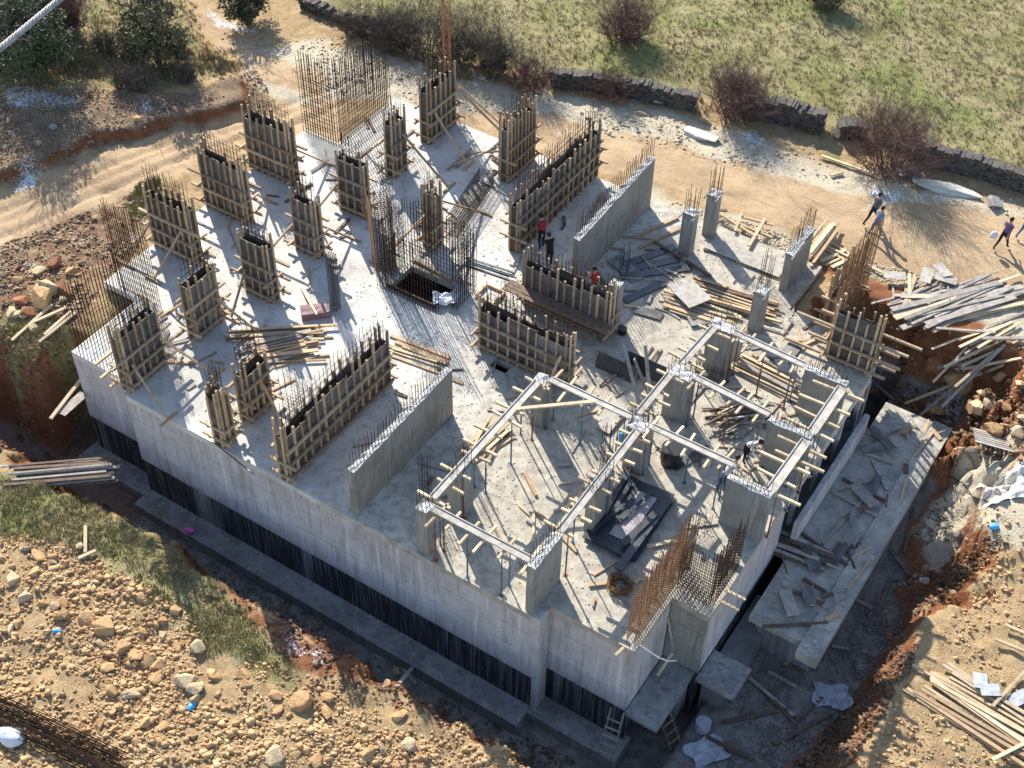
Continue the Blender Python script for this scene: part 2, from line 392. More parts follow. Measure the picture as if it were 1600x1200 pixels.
# ---------------------------------------------------------------- mesh builder
class MB:
    def __init__(s): s.v = []; s.f = []; s.m = []; s.cm = 0
    def add(s, vs, fs):
        o = len(s.v); s.v += [tuple(q) for q in vs]; s.f += [tuple(o+i for i in f) for f in fs]; s.m += [s.cm]*len(fs)
    def box(s, x0, y0, z0, x1, y1, z1):
        s.add([(x0, y0, z0), (x1, y0, z0), (x1, y1, z0), (x0, y1, z0), (x0, y0, z1), (x1, y0, z1), (x1, y1, z1), (x0, y1, z1)],
              [(0, 3, 2, 1), (4, 5, 6, 7), (0, 1, 5, 4), (1, 2, 6, 5), (2, 3, 7, 6), (3, 0, 4, 7)])
    def bar(s, a, b, w, h=None, upd=(0, 0, 1), taper=1.0):
        a = Vector(a); b = Vector(b); h = h or w
        d = (b-a); d.normalize(); u = Vector(upd)
        if abs(d.dot(u)) > .95: u = Vector((0, 1, 0))
        x = d.cross(u).normalized(); y = x.cross(d)
        vs = []
        for p, k in ((a, 1), (b, taper)):
            for sx, sy in ((-1, -1), (1, -1), (1, 1), (-1, 1)):
                vs.append(p+x*(sx*w/2*k)+y*(sy*h/2*k))
        s.add(vs, [(0, 3, 2, 1), (4, 5, 6, 7), (0, 1, 5, 4), (1, 2, 6, 5), (2, 3, 7, 6), (3, 0, 4, 7)])
    def rod(s, a, b, r, n=4):
        s.tube([a, b], [r, r], n)
    def tube(s, pts, rs, n=6, cap=True):
        pts = [Vector(p) for p in pts]
        o = len(s.v); k = len(pts)
        for i, p in enumerate(pts):
            d = (pts[min(i+1, k-1)]-pts[max(i-1, 0)])
            if d.length < 1e-9: d = Vector((0, 0, 1))
            d.normalize()
            u = Vector((0, 0, 1)) if abs(d.z) < .9 else Vector((1, 0, 0))
            x = d.cross(u).normalized(); y = x.cross(d)
            for j in range(n):
                a = 2*PI*j/n
                s.v.append(tuple(p+x*(math.cos(a)*rs[i])+y*(math.sin(a)*rs[i])))
        for i in range(k-1):
            for j in range(n):
                s.f.append((o+i*n+j, o+i*n+(j+1) % n, o+(i+1)*n+(j+1) % n, o+(i+1)*n+j)); s.m.append(s.cm)
        if cap:
            s.f.append(tuple(o+j for j in range(n))[::-1]); s.f.append(tuple(o+(k-1)*n+j for j in range(n))); s.m += [s.cm]*2
    def mesh(s, name, mats):
        me = bpy.data.meshes.new(name)
        me.from_pydata(s.v, [], s.f)
        for q in (mats if isinstance(mats, (list, tuple)) else [mats]): me.materials.append(q)
        if any(s.m): me.polygons.foreach_set('material_index', s.m)
        me.update()
        return me
    def build(s, name, mats, parent=None, bevel=0):
        return link(name, s.mesh(name, mats), parent)
def link(name, me, parent=None):
    o = bpy.data.objects.new(name, me); C.objects.link(o)
    if parent is not None: o.parent = parent
    return o
def tag(o, label=None, cat=None, group=None, kind=None):
    if label: o['label'] = label
    if cat: o['category'] = cat
    if group: o['group'] = group
    if kind: o['kind'] = kind
    return o
def thing(name, label, cat, loc=(0, 0, 0), rz=0, group=None):
    o = bpy.data.objects.new(name, None); C.objects.link(o)
    o.empty_display_size = .2
    o.location = loc; o.rotation_euler = (0, 0, rz)
    return tag(o, label, cat, group)
def copy_tree(o, parent=None):
    c = o.copy(); C.objects.link(c)
    if parent is not None: c.parent = parent
    for ch in list(o.children): copy_tree(ch, c)
    return c
def rough_box(mb, x0, y0, z0, x1, y1, z1, nx=3, amp=.06, rs=None):
    """box with a ragged top (fresh pour edge)"""
    rs = rs or R
    L = x1-x0; W = y1-y0
    nx = max(2, int(L/.25)) if L > W else max(2, int(L/.25)+1)
    ny = max(2, int(W/.25)) if W >= L else max(2, int(W/.25)+1)
    xs = [x0+L*i/nx for i in range(nx+1)]; ys = [y0+W*i/ny for i in range(ny+1)]
    g = [[(xs[i], ys[j], z1+rs.uniform(-amp, amp)) for j in range(ny+1)] for i in range(nx+1)]
    o = len(mb.v)
    vs = [p for r in g for p in r]; idx = lambda i, j: i*(ny+1)+j
    fs = [(idx(i, j), idx(i+1, j), idx(i+1, j+1), idx(i, j+1)) for i in range(nx) for j in range(ny)]
    ring = [(i, 0) for i in range(nx+1)]+[(nx, j) for j in range(1, ny+1)]+[(i, ny) for i in range(nx-1, -1, -1)]+[(0, j) for j in range(ny-1, 0, -1)]
    nb = len(vs)
    vs += [(xs[i], ys[j], z0) for i, j in ring]
    n = len(ring)
    mb.cm = 1; mb.add(vs[:nb], fs); mb.cm = 0
    o = len(mb.v)-nb
    mb.v += vs[nb:]
    for k in range(n):
        a = o+idx(*ring[k]); b_ = o+idx(*ring[(k+1) % n]); c = o+nb+(k+1) % n; d = o+nb+k
        mb.f.append((d, c, b_, a)); mb.m.append(0)
    mb.f.append(tuple(o+nb+k for k in range(n))[::-1]); mb.m.append(0)

def fast_mesh(name, V, Fa, m):
    me_ = bpy.data.meshes.new(name); me_.vertices.add(len(V)); me_.vertices.foreach_set('co', V.ravel())
    k = Fa.shape[1]; me_.loops.add(len(Fa)*k); me_.loops.foreach_set('vertex_index', Fa.ravel().astype(np.int32))
    me_.polygons.add(len(Fa)); me_.polygons.foreach_set('loop_start', np.arange(0, len(Fa)*k, k, dtype=np.int32))
    me_.update(calc_edges=True); me_.materials.append(M[m])
    return tag(link(name, me_), kind='stuff')
# ================================================================ TERRAIN
def axis(lo, hi, step, far0, far1):
    core = np.arange(lo, hi+step/2, step)
    a = far0+(lo-far0)*(1-np.linspace(1, 0, 12)[:-1]**2)
    b = hi+(far1-hi)*np.linspace(0, 1, 12)[1:]**2
    return np.concatenate([a, core, b])
XS = axis(-66, 6, .19, -320, 260)
YS = axis(6, 82, .19, -200, 420)
GX, GY = np.meshgrid(XS, YS, indexing='ij')
gx = GX.ravel(); gy = GY.ravel()
gzv = ground(gx, gy)
nX, nY = len(XS), len(YS)
me = bpy.data.meshes.new('ground')
me.vertices.add(nX*nY)
me.vertices.foreach_set('co', np.stack([gx, gy, gzv], 1).ravel())
ii, jj = np.meshgrid(np.arange(nX-1), np.arange(nY-1), indexing='ij')
q = np.stack([ii*nY+jj, (ii+1)*nY+jj, (ii+1)*nY+jj+1, ii*nY+jj+1], -1).reshape(-1, 4)
nf = len(q)
me.loops.add(nf*4); me.loops.foreach_set('vertex_index', q.ravel().astype(np.int32))
me.polygons.add(nf); me.polygons.foreach_set('loop_start', np.arange(0, nf*4, 4, dtype=np.int32))
me.update(calc_edges=True)
# ---- where each kind of surface lies
wx = gx+fbm(gx*.5, gy*.5, 90)*2.0; wy = gy+fbm(gx*.5, gy*.5, 95)*2.0
def mask(poly, z, soft=.8):
    return sstep(poly_sd(wx, wy, wp(poly, z))/soft*.5+.5)
FIELD = [(470, -60), (500, 20), (600, 45), (680, 85), (760, 95), (870, 112), (1080, 145), (1280, 192), (1400, 228), (1640, 296), (2600, 500), (2600, -500), (470, -500)]
TLG = [(-500, -300), (285, -300), (285, 0), (330, 70), (385, 105), (260, 150), (150, 150), (-500, 150)]
FRG = [(-300, 700), (0, 735), (60, 745), (150, 770), (262, 848), (345, 905), (425, 980), (480, 1045), (460, 1075), (330, 1015), (230, 925), (130, 850), (0, 835), (-300, 800)]
ROAD = [(-300, 410), (0, 292), (200, 228), (330, 200), (420, 170), (520, 150), (700, 165), (860, 182), (1000, 212), (1150, 255), (1300, 296), (1400, 316), (1500, 326), (1640, 350), (1900, 400), (1900, 560), (1640, 475), (1480, 432), (1400, 418), (1300, 385), (1200, 345), (1090, 312), (1000, 280), (940, 270), (760, 235), (480, 225), (385, 215), (310, 252), (220, 296), (0, 388), (-300, 510)]
ROAD2 = [(270, -40), (300, -40), (320, 20), (420, 75), (520, 110), (520, 160), (430, 130), (360, 90), (300, 40)]
GRAV = [(330, 60), (420, 70), (480, 60), (600, 70), (720, 118), (860, 142), (1000, 160), (1130, 195), (1260, 240), (1380, 275), (1640, 330), (1640, 350), (1400, 318), (1150, 262), (1000, 215), (860, 190), (700, 168), (520, 152), (430, 165), (390, 120)]
GRAV2 = [(1010, 290), (1090, 318), (1200, 350), (1300, 388), (1420, 425), (1640, 500), (1640, 560), (1420, 450), (1300, 420), (1200, 400), (1100, 370), (1010, 330)]
BROWN = [(-500, 150), (150, 150), (260, 150), (390, 105), (425, 160), (200, 222), (0, 285), (-500, 480)]
LEFTB = [(-300, 520), (0, 390), (220, 298), (260, 320), (200, 430), (115, 545), (0, 560), (-300, 640)]
RIGHTB = [(1240, 420), (1330, 430), (1420, 450), (1640, 560), (1900, 700), (1640, 660), (1560, 640), (1480, 640), (1380, 600), (1330, 480)]
A = np.zeros((len(gx), 4)); B = np.zeros((len(gx), 4)); A[:, 3] = 0; B[:, 3] = 1
A[:, 0] = np.maximum.reduce([mask(FIELD, 0, 1.2), mask(TLG, .4, 1.5)*.62, mask(FRG, -2.4, 1.0)*.9, mask([(195, 315), (245, 290), (250, 350), (205, 345)], -.4)*.8, mask([(0, 490), (110, 500), (110, 540), (0, 548)], -1, .6)*.9, mask([(1270, 205), (1320, 225), (1320, 255), (1275, 245)], -.2, .6)*.9])
A[:, 1] = np.maximum(mask(ROAD, -.25, .8), mask(ROAD2, -.1, 1)*.75)
gslope = np.gradient(GX*0+gzv.reshape(nX, nY), XS, axis=0)**2+np.gradient(gzv.reshape(nX, nY), YS, axis=1)**2
sl_ = sstep((np.sqrt(gslope).ravel()-.55)/.6)
low = 1.9*sstep((gx+7)/4)*sstep((46-gy)/8)
inpit = sstep((-1.1-(gzv+low-np.interp(gy, [14, 21.5, 28, 36, 44], [-2.9, -2.55, -1.3, -.8, -.3])))/.6)
depth = np.interp(gy, [14, 21.5, 28, 36, 44], [-2.9, -2.55, -1.3, -.8, -.3])-gzv-low
A[:, 3] = sstep((depth-2.1)/1.2)*(gx > -33)+sstep((depth-3.2)/1.0)*(gx <= -33)*.5
A[:, 3] = np.maximum(A[:, 3], np.clip(ruts(gx, gy), 0, 1)*sstep((-37-gx)/3)*sstep(poly_sd(gx, gy, ROADW)/.8+.5)*.55*sstep(fbm(gx*.6, gy*.6, 62)*3+.6))
A[:, 3] *= 1-mask([(1420, 840), (1470, 740), (1500, 690), (1640, 640), (1640, 900), (1500, 880)], -3.5, .8)
A[:, 2] = np.clip(np.maximum.reduce([sl_*.9*(gy < 46), inpit*.8, mask(LEFTB, -.7)*.45, mask(RIGHTB, -.6)*.75, mask([(1460, 560), (1640, 600), (1640, 760), (1500, 800), (1440, 690)], -2.5)*.9]), 0, 1)
B[:, 0] = np.maximum.reduce([mask(GRAV, -.1, 1.2)*.85, mask(GRAV2, -.3, 1)*.7, mask([(1440, 820), (1470, 740), (1530, 720), (1555, 760), (1500, 850), (1450, 880)], -4.0, 1.0)*.95, mask([(1540, 800), (1570, 730), (1640, 690), (1640, 880), (1560, 860)], -2.2, .7)])
A[:, 2] = np.maximum(A[:, 2], mask([(240, 845), (330, 895), (440, 965), (560, 1045), (700, 1085), (870, 1160), (870, 1195), (700, 1135), (560, 1090), (450, 1055), (435, 1005), (340, 945)], -3, .7)*.75)
B[:, 2] = np.maximum(mask(BROWN, .5, 1.2)*.9, mask(LEFTB, -.7, 1)*.6)
snow = [([(0, 130), (90, 140), (160, 150), (150, 175), (60, 175), (0, 165)], .5), ([(195, 140), (250, 145), (250, 180), (200, 175)], .5), ([(25, 390), (75, 400), (70, 425), (20, 420)], -.6), ([(100, 370), (150, 375), (150, 400), (100, 400)], -.6), ([(195, 360), (250, 365), (240, 395), (200, 390)], -.5),
        ([(410, 950), (470, 975), (520, 1045), (490, 1065), (430, 1010)], -3.2), ([(540, 1050), (600, 1070), (640, 1110), (580, 1105)], -3), ([(650, 1080), (750, 1095), (850, 1150), (830, 1180), (740, 1145)], -3), ([(20, 250), (90, 255), (60, 290), (0, 300)], 0), ([(280, 5), (330, 0), (400, 35), (390, 50), (340, 40)], 0),
        ([(1310, 320), (1380, 285), (1420, 300), (1400, 325), (1330, 330)], -.2), ([(1130, 200), (1190, 190), (1220, 225), (1160, 240)], -.1), ([(730, 110), (760, 100), (770, 130), (735, 130)], 0), ([(1440, 560), (1530, 540), (1560, 590), (1470, 600)], -1), ([(265, 900), (320, 930), (300, 960)], -2.6)]
for pl, z in snow: B[:, 1] = np.maximum(B[:, 1], mask(pl, z, .9))
for nm, arr in (('maskA', A), ('maskB', B)):
    at = me.color_attributes.new(nm, 'FLOAT_COLOR', 'POINT'); at.data.foreach_set('color', arr.astype(np.float32).ravel())
me.materials.append(ground_mat())
me.polygons.foreach_set('use_smooth', [True]*nf)
tag(link('ground', me), kind='structure')

# ================================================================ BUILDING SHELL
bld = thing('concrete_building', 'half built concrete basement with its bare ground floor slab and streaked black foundation wall', 'building', (-24, 35, 0))
BO = Vector((-24, 35, 0))
def bpart(mb, name, m, parent=None):
    mb.v = [(a-BO.x, b-BO.y, c-BO.z) for a, b, c in mb.v]
    return mb.build(name, m, parent or bld)
XSL = [-39, -37.0, -33.4, -28.6, -26.2, -22.3, -21.5, -14.1, -13.5, -10.5, -9.0]
YSL = [24.5, 25.1, 25.2, 27.9, 29, 34.0, 34.5, 35.7, 37.3, 42.8, 44.1, 47.5]
def inside(x, y):
    if -28.6 < x < -26.2 and 35.7 < y < 37.3: return False
    if -22.3 < x < -21.5 and 34.0 < y < 34.5: return False
    if x < -37.0: return 29 < y < 42.8
    if x < -33.4: return y > 25.1
    if x < -14.1: return y > 24.5
    if x < -13.5: return y > 25.2
    if x < -10.5: return 25.2 < y < 44.1
    return 27.9 < y < 42.8
mb = MB()
for i in range(len(XSL)-1):
    for j in range(len(YSL)-1):
        x0, x1, y0, y1 = XSL[i], XSL[i+1], YSL[j], YSL[j+1]
        cx, cyy = (x0+x1)/2, (y0+y1)/2
        if not inside(cx, cyy): continue
        mb.add([(x0, y0, 0), (x1, y0, 0), (x1, y1, 0), (x0, y1, 0)], [(0, 1, 2, 3)])
        mb.add([(x0, y0, -.3), (x1, y0, -.3), (x1, y1, -.3), (x0, y1, -.3)], [(3, 2, 1, 0)])
        for (a, b_, dx, dy) in (((x0, y0), (x1, y0), 0, -1), ((x1, y0), (x1, y1), 1, 0), ((x1, y1), (x0, y1), 0, 1), ((x0, y1), (x0, y0), -1, 0)):
            nx_ = cx+dx*((x1-x0)/2+.02); ny_ = cyy+dy*((y1-y0)/2+.02)
            ok = (-39 < nx_ < -9) and (24.5 < ny_ < 47.5) and inside(nx_, ny_)
            if not ok: mb.add([(*a, -.3), (*b_, -.3), (*b_, 0), (*a, 0)], [(0, 1, 2, 3)])
bpart(mb, 'floor_slab', M['slab'])
def wallbox(x0, y0, z0, x1, y1, z1, name, m):
    q = MB(); q.box(x0, y0, z0, x1, y1, z1); return bpart(q, name, m)
e = .004
# front walls: pale upper part, a pour step, black coated foundation, footing ledge
for (x0, x1, yf) in ((-37.0, -33.42, 25.1), (-33.4, -14.1, 24.5), (-14.08, -10.5, 25.2)):
    wallbox(x0, yf+.002, -.86, x1, yf+.3, -.302, 'edge_beam', M['facade'])
    wallbox(x0+.002, yf+.015, -3.0, x1-.002, yf+.3, -.863, 'facade_wall', M['facade'])
    wallbox(x0, yf+.005, -3.8, x1, yf+.3, -3.003, 'lower_band', M['facade'])
    wallbox(x0+.02, yf+.05, -5.8, x1-.02, yf+.3, -3.803, 'black_foundation_wall', M['bitumen'])
    wallbox(x0-.3 if x0 < -35 else x0, yf-.95, -6.9, x1 if x1 < -12 else x1+.2, yf+.3, -5.803, 'footing', M['footing'])
wallbox(-37.0, 25.42, -3.8, -36.72, 28.98, -.303, 'side_wall', M['facade'])
wallbox(-36.98, 25.42, -5.8, -36.7, 28.98, -3.803, 'side_foundation', M['bitumen'])
for (x0, x1, y0, y1) in ((-39, -38.7, 29, 42.8),):
    wallbox(x0, y0, -5.8, x1, y1, -.303, 'left_wall', M['facade'])
# projecting nib beside the big corner wall
wallbox(-14.1+e, 24.5+e, -5.8, -13.86, 25.18, -.002, 'corner_pier', M['facade'])
# right side
wallbox(-11.7, 42.82, -4.5, -11.45, 44.1, -.303, 'rear_wall', M['wallc'])
wallbox(-10.8, 25.52, -3.6, -10.5, 27.88, -.303, 'side_wall', M['facade'])
wallbox(-10.8, 25.52, -5.8, -10.56, 27.88, -3.603, 'side_foundation', M['bitumen'])
wallbox(-10.48, 27.9, -3.6, -9.02, 28.2, -.303, 'recess_wall', M['wallc'])
wallbox(-9.3, 27.93, -3.35, -9.0, 34.3, -.303, 'side_wall', M['facade'])
wallbox(-9.25, 27.95, -6.2, -9.05, 34.3, -3.353, 'side_foundation', M['bitumen'])
wallbox(-9.22, 34.32, -.62, -9.0, 42.8, -.303, 'edge_beam', M['facade'])
for yy in (35.6, 37.7, 39.8, 41.9):
    wallbox(-9.2, yy, -3.02, -9.02, yy+.2, -.623, 'pilaster', M['facade'])
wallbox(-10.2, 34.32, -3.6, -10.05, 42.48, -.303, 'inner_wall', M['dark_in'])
wallbox(-10.0, 34.32, -3.2, -8.5, 42.48, -3.05, 'lower_floor', M['footing'])
wallbox(-8.72, 34.9, -3.02, -8.5, 41.9, -1.75, 'low_wall', M['facade'])
wallbox(-11.4, 42.5, -4.5, -9.0, 42.8, -.303, 'end_wall', M['wallc'])
# ledge in the recess, with door opening below
wallbox(-10.46, 25.0, -3.75, -9.15, 27.88, -3.55, 'ledge', M['footing'])
wallbox(-9.5, 27.0, -5.9, -9.3, 27.86, -3.76, 'ledge_wall', M['wallc'])
wallbox(-8.98, 27.6, -3.62, -7.45, 29.1, -3.44, 'canopy', M['footing'])
q = MB(); q.box(-8.9, 28.2, -6.2, -8.0, 28.9, -3.63)
bpart(q, 'stair_wall', M['wallc'])
# terrace slab at the lower level on the right
ter = thing('terrace_slab', 'pale lower terrace slab with a raised edge strip along its outer side in the right pit', 'slab', (-7.2, 37, -3.0))
def tpart(name, m, *bx):
    q = MB(); q.box(*bx); q.v = [(a+7.2, b-37, c+3.0) for a, b, c in q.v]; return q.build(name, m, ter)
tpart('deck', M['terrace'], -8.49, 30.9, -3.35, -6.36, 44.3, -3.0)
tpart('edge_strip', M['terrace'], -6.35, 30.4, -3.45, -5.5, 44.3, -2.9)
tpart('support_wall', M['footing'], -8.3, 31.4, -6.0, -5.9, 44.0, -3.46)
# small second apron towards the front
ap = thing('concrete_apron', 'narrow grey concrete strip lying in the shaded pit beside the right wall', 'slab', (-8.2, 31, -4.5))
q = MB(); q.box(-.75, -1.9, -1.5, .3, 2.0, .1); q.build('strip', M['footing'], ap)

# ================================================================ REBAR HELPERS
def rebar_wall(mb, a, b, z0, h, sp=.15, rows=2, gap=.2, hs=.25, r=.013, jit=.25, hmax=None, hooks=False):
    a = Vector((a[0], a[1], 0)); b = Vector((b[0], b[1], 0))
    d = b-a; L = d.length; d.normalize(); n = Vector((-d.y, d.x, 0))
    k = max(2, int(L/sp))
    for rw in range(rows):
        off = n*((rw-(rows-1)/2)*gap)
        for i in range(k+1):
            p = a+d*(L*i/k)+off
            hh = h+R.uniform(-jit, jit)
            mb.rod((p.x, p.y, z0), (p.x+R.uniform(-.03, .03), p.y+R.uniform(-.03, .03), z0+hh), r)
        z = .15
        while z < (hmax or h-.3):
            p = a+off; q2 = b+off
            mb.rod((p.x, p.y, z0+z), (q2.x, q2.y, z0+z+R.uniform(-.02, .02)), r*.8)
            z += hs
def cage(mb, cx, cyy, sx, sy, z0, h, n=(3, 3), r=.013, ties=.2, tmax=None, jit=.15):
    for i in range(n[0]):
        for j in range(n[1]):
            if 0 < i < n[0]-1 and 0 < j < n[1]-1: continue
            x = cx-sx/2+sx*i/(n[0]-1); y = cyy-sy/2+sy*j/(n[1]-1)
            mb.rod((x, y, z0), (x+R.uniform(-.03, .03), y+R.uniform(-.03, .03), z0+h+R.uniform(-jit, jit)), r)
    z = .1
    while z < (tmax or h*.5):
        a, b_ = sx/2+.01, sy/2+.01
        c = [(cx-a, cyy-b_), (cx+a, cyy-b_), (cx+a, cyy+b_), (cx-a, cyy+b_)]
        for i in range(4):
            mb.rod((*c[i], z0+z), (*c[(i+1) % 4], z0+z), r*.7)
        z += ties

def panel(label, c, sx, sy, rz, m, z=.02, th=.025, tilt=0, name='plywood_panel', gp=None, tx=0):
    q = MB(); q.box(-sx/2, -sy/2, 0, sx/2, sy/2, th)
    o = q.build(name, M[m]); o.location = (c[0], c[1], z); o.rotation_euler = (tx, tilt, rz)
    return tag(o, label, 'panel', gp)
# ================================================================ FORMWORK
def formwork(label, x0, y0, x1, y1, h=2.95, stud_h=3.45, wal=(.35, 1.15, 1.95), over=.5, rebar_h=4.1, braces=(), group='timber wall and column forms on the slab', sp=.42, studs_far=True, rb=True):
    """timber shutter round a wall or column: footprint x0..x1, y0..y1"""
    lx, ly = x1-x0, y1-y0
    alongx = lx >= ly
    L, T = (lx, ly) if alongx else (ly, lx)
    t = thing('wall_formwork' if L > 1 else 'column_formwork', label, 'formwork', ((x0+x1)/2, (y0+y1)/2, 0), 0 if alongx else PI/2, group)
    # local frame: long side on local x; local -y faces world -y (alongx) or +x
    for s in (-1, 1):
        q = MB(); yy = s*(T/2); nb = max(1, int(round(L/R.uniform(.9, 1.4))))
        for i in range(nb):
            a = -L/2+L*i/nb; b_ = -L/2+L*(i+1)/nb-.012
            q.box(a, min(yy, yy-s*.03), .012, b_, max(yy, yy-s*.03), h+R.uniform(-.22, .12))
            q.build('panel', M['plyg' if R.random() < .25 else 'ply'], t)
            q = MB()
        q = MB(); q.box(s*(L/2+.002) if s > 0 else -(L/2+.03), -T/2+.035, .012, s*(L/2+.03) if s > 0 else -(L/2+.002), T/2-.035, h-.1)
        q.build('end_panel', M['ply'], t)
        n = max(2, int(round(L/sp)))
        if s < 0 or studs_far:
            for i in range(n+1):
                xx = -L/2+.05+(L-.1)*i/n+R.uniform(-.04, .04)
                q = MB(); hh = stud_h+R.uniform(-.5, .12) if 0 < i < n else stud_h+R.uniform(-.15, .25)
                ww = R.choice((.07, .08, .1))
                q.box(xx-ww/2, min(s*(T/2+.004), s*(T/2+.09)), .01, xx+ww/2, max(s*(T/2+.004), s*(T/2+.09)), hh)
                q.build('stud', M[R.choice(('stud', 'stud', 'stud', 'studg'))], t)
        for z in wal:
            q = MB(); o1, o2 = over*R.uniform(.4, 1.4), over*R.uniform(.4, 1.4)
            yw = s*(T/2+.145)
            q.bar((-L/2-o1, yw, z+R.uniform(-.04, .04)), (L/2+o2, yw, z+R.uniform(-.04, .04)), .1, .1)
            q.build('waler', M[R.choice(('stud', 'studg'))], t)
    for s in (-1, 1):                                   # cross pieces over the ends
        for z in wal[:2]:
            q = MB(); q.bar((s*(L/2+.12), -T/2-.45*R.uniform(.6, 1.2), z+.11), (s*(L/2+.12), T/2+.45*R.uniform(.6, 1.2), z+.11), .09, .09)
            q.build('end_clamp', M['stud'], t)
        q = MB()
        for k in range(2):
            yy = (k-.5)*(T-.1)
            q.box(min(s*(L/2+.034), s*(L/2+.085)), yy-.05, .01, max(s*(L/2+.034), s*(L/2+.085)), yy+.05, stud_h+R.uniform(-.4, .1))
        q.build('end_post', M['stud'], t)
    if rb:
        q = MB()
        if L > 1.0: rebar_wall(q, (-L/2+.12, 0), (L/2-.12, 0), .05, rebar_h, .18 if L < 5 else .22, 2, max(.1, T-.2), .3, .013, .22)
        else: cage(q, 0, 0, L-.2, max(.12, T-.2), .05, rebar_h, (3, 3), .013, .2, rebar_h*.9)
        q.build('rebar_cage', M['rebar'], t)
    for (lxp, s, zt, run, sk) in braces:                # timber props to the slab
        q = MB(); a = Vector((lxp, s*(T/2+.2), zt)); b_ = Vector((lxp+sk, s*(T/2+.2+run), .05))
        q.bar(a, b_, .08, .08); bo = q.build('brace', M['stud'], t)
        q = MB(); q.bar(b_+Vector((-.45, s*.06, -.005)), b_+Vector((.5, s*.06, -.005)), .09, .08); q.build('sole_board', M['stud'], bo)
    return t
FW = formwork
FW('wall form at the left slab edge, frontmost of three, beside the dense bare rebar', -38.9, 32.1, -36.5, 32.5, braces=((-.9, -1, 1.7, 1.5, -.4), (.9, -1, 1.9, 1.6, -.5)))
FW('middle of the three wall forms along the left slab edge', -38.9, 35.5, -36.5, 35.9, stud_h=3.4, braces=((.8, 1, 1.5, 1.2, .2),))
FW('rearmost of the three wall forms along the left slab edge, dark panels behind wide rails', -39.2, 38.9, -36.6, 39.35, stud_h=3.6, over=.55, braces=((1.1, 1, 1.6, 1.6, .6),))
FW('wall form with long crossed rails at the front left corner over the pit', -33.75, 24.75, -33.3, 26.75, over=.75, braces=((-.8, -1, 1.5, 2.0, -.5), (.8, -1, 1.7, 1.9, .8)))
FW('short column form behind the front left corner form', -33.6, 28.5, -33.15, 30.0, over=.6, stud_h=3.2, braces=((.3, 1, 1.5, 1.5, -.4), (.4, -1, 1.6, 1.5, .6)))
FW('column form of broad dark boards in the middle row, beside the front short column form', -33.5, 32.0, -32.1, 32.45, stud_h=3.3, over=.5, braces=((-.4, -1, 1.5, 1.5, .3),))
FW('column form in the middle row of the left half, level with the pink block', -33.5, 35.4, -32.3, 35.8, stud_h=3.3, over=.5, braces=((-.5, -1, 1.6, 1.4, -.9), (.4, 1, 1.4, 1.3, .6)))
FW('column form with a half bare grey board face in front of the tall bare rebar', -33.7, 38.8, -32.3, 39.2, stud_h=3.2, over=.5, braces=((-.5, -1, 1.7, 1.6, -.8),))
FW('narrow upright column form beside the tall bare rebar, dark inside', -33.5, 42.1, -33.0, 43.0, stud_h=3.5, over=.4, sp=.6, braces=((0, -1, 2.3, 2.3, .3), (.1, 1, 1.7, 1.6, .2)))
FW('rear wall form below the orange mast with two long boards propped against it', -33.7, 45.2, -33.2, 47.4, stud_h=3.5, over=.3, braces=((1.0, -1, 2.4, 2.2, 1.0), (.8, -1, 2.4, 2.3, .8), (-.9, -1, 1.8, 2.3, -.6)))
FW('twin headed form with a leaning board at the rear edge before the tan road', -28.85, 44.8, -28.35, 47.0, stud_h=3.6, over=.5, sp=.3, braces=((-.7, 1, 1.6, 2.2, -.8), (-.9, 1, 1.4, 2.2, .5)))
FW('slender post form of reddish boards at the front edge of the slab', -28.75, 24.6, -28.25, 25.15, stud_h=2.95, h=2.6, over=.25, sp=.18, rebar_h=3.9, wal=(.3, .9))
FW('column form behind the slender post form near the front edge', -28.7, 26.1, -28.25, 27.4, stud_h=2.9, h=2.6, over=.35, braces=((.1, -1, 1.7, 1.5, -.5),))
FW('long wall form of close set studs running back from the front edge', -25.5, 24.6, -25.05, 30.9, h=2.45, stud_h=2.95, wal=(.3, 1.0, 1.75), over=.1, rebar_h=3.6, sp=.46)
FW('long wall form at the rear with a fence of studs beside the workers', -25.65, 40.7, -25.2, 47.6, h=2.6, stud_h=3.1, wal=(.75, 1.5, 2.05), over=.25, rebar_h=3.9, sp=.46)
FW('wall form with pale rails in the centre, right of the rebar core', -23.2, 34.65, -19.0, 35.1, h=2.3, stud_h=2.8, wal=(.3, .95, 1.6), over=.25, rebar_h=3.3, sp=.46, braces=((1.9, -1, 1.9, .9, -.3),))
FW('wall form behind the centre one, topped by a walkway of long planks', -23.2, 38.0, -19.1, 38.45, h=2.3, stud_h=2.75, wal=(.3, .95), over=.3, rebar_h=3.1, sp=.4)
FW('tall narrow column form in the centre with rebar curtains on both sides', -29.0, 38.8, -28.4, 39.35, h=2.9, stud_h=3.3, over=.2, sp=.3, rebar_h=3.9, braces=((0, -1, 2.0, 2.0, -1.2), (0, 1, 2.2, 2.6, .6)))
FW('wall form over the right pit with long rails reaching out past the slab corner', -11.0, 42.3, -9.15, 42.7, h=2.5, stud_h=3.0, wal=(.2, 1.0, 1.8), over=1.3, rebar_h=3.4, sp=.42)
FW('tall form full of rusty rebar at the right rear slab corner', -12.0, 44.3, -11.55, 46.6, h=1.5, stud_h=2.4, over=.1, sp=.5, wal=(.4, 1.2), rb=False)
# walkway planks on the form
for k, (dy, dz) in enumerate(((0, 0), (.22, .01), (.45, -.01))):
    q = MB(); q.bar((-2.6, dy, dz), (2.5, dy+R.uniform(-.08, .08), dz), .2, .045)
    o = q.build('plank', M['woodd']); o.location = (-21.2, 37.30+.02*k, 1.12)
    tag(o, 'long weathered walkway plank on the side rail of the rear centre wall form', 'plank', 'walkway planks on the centre form')

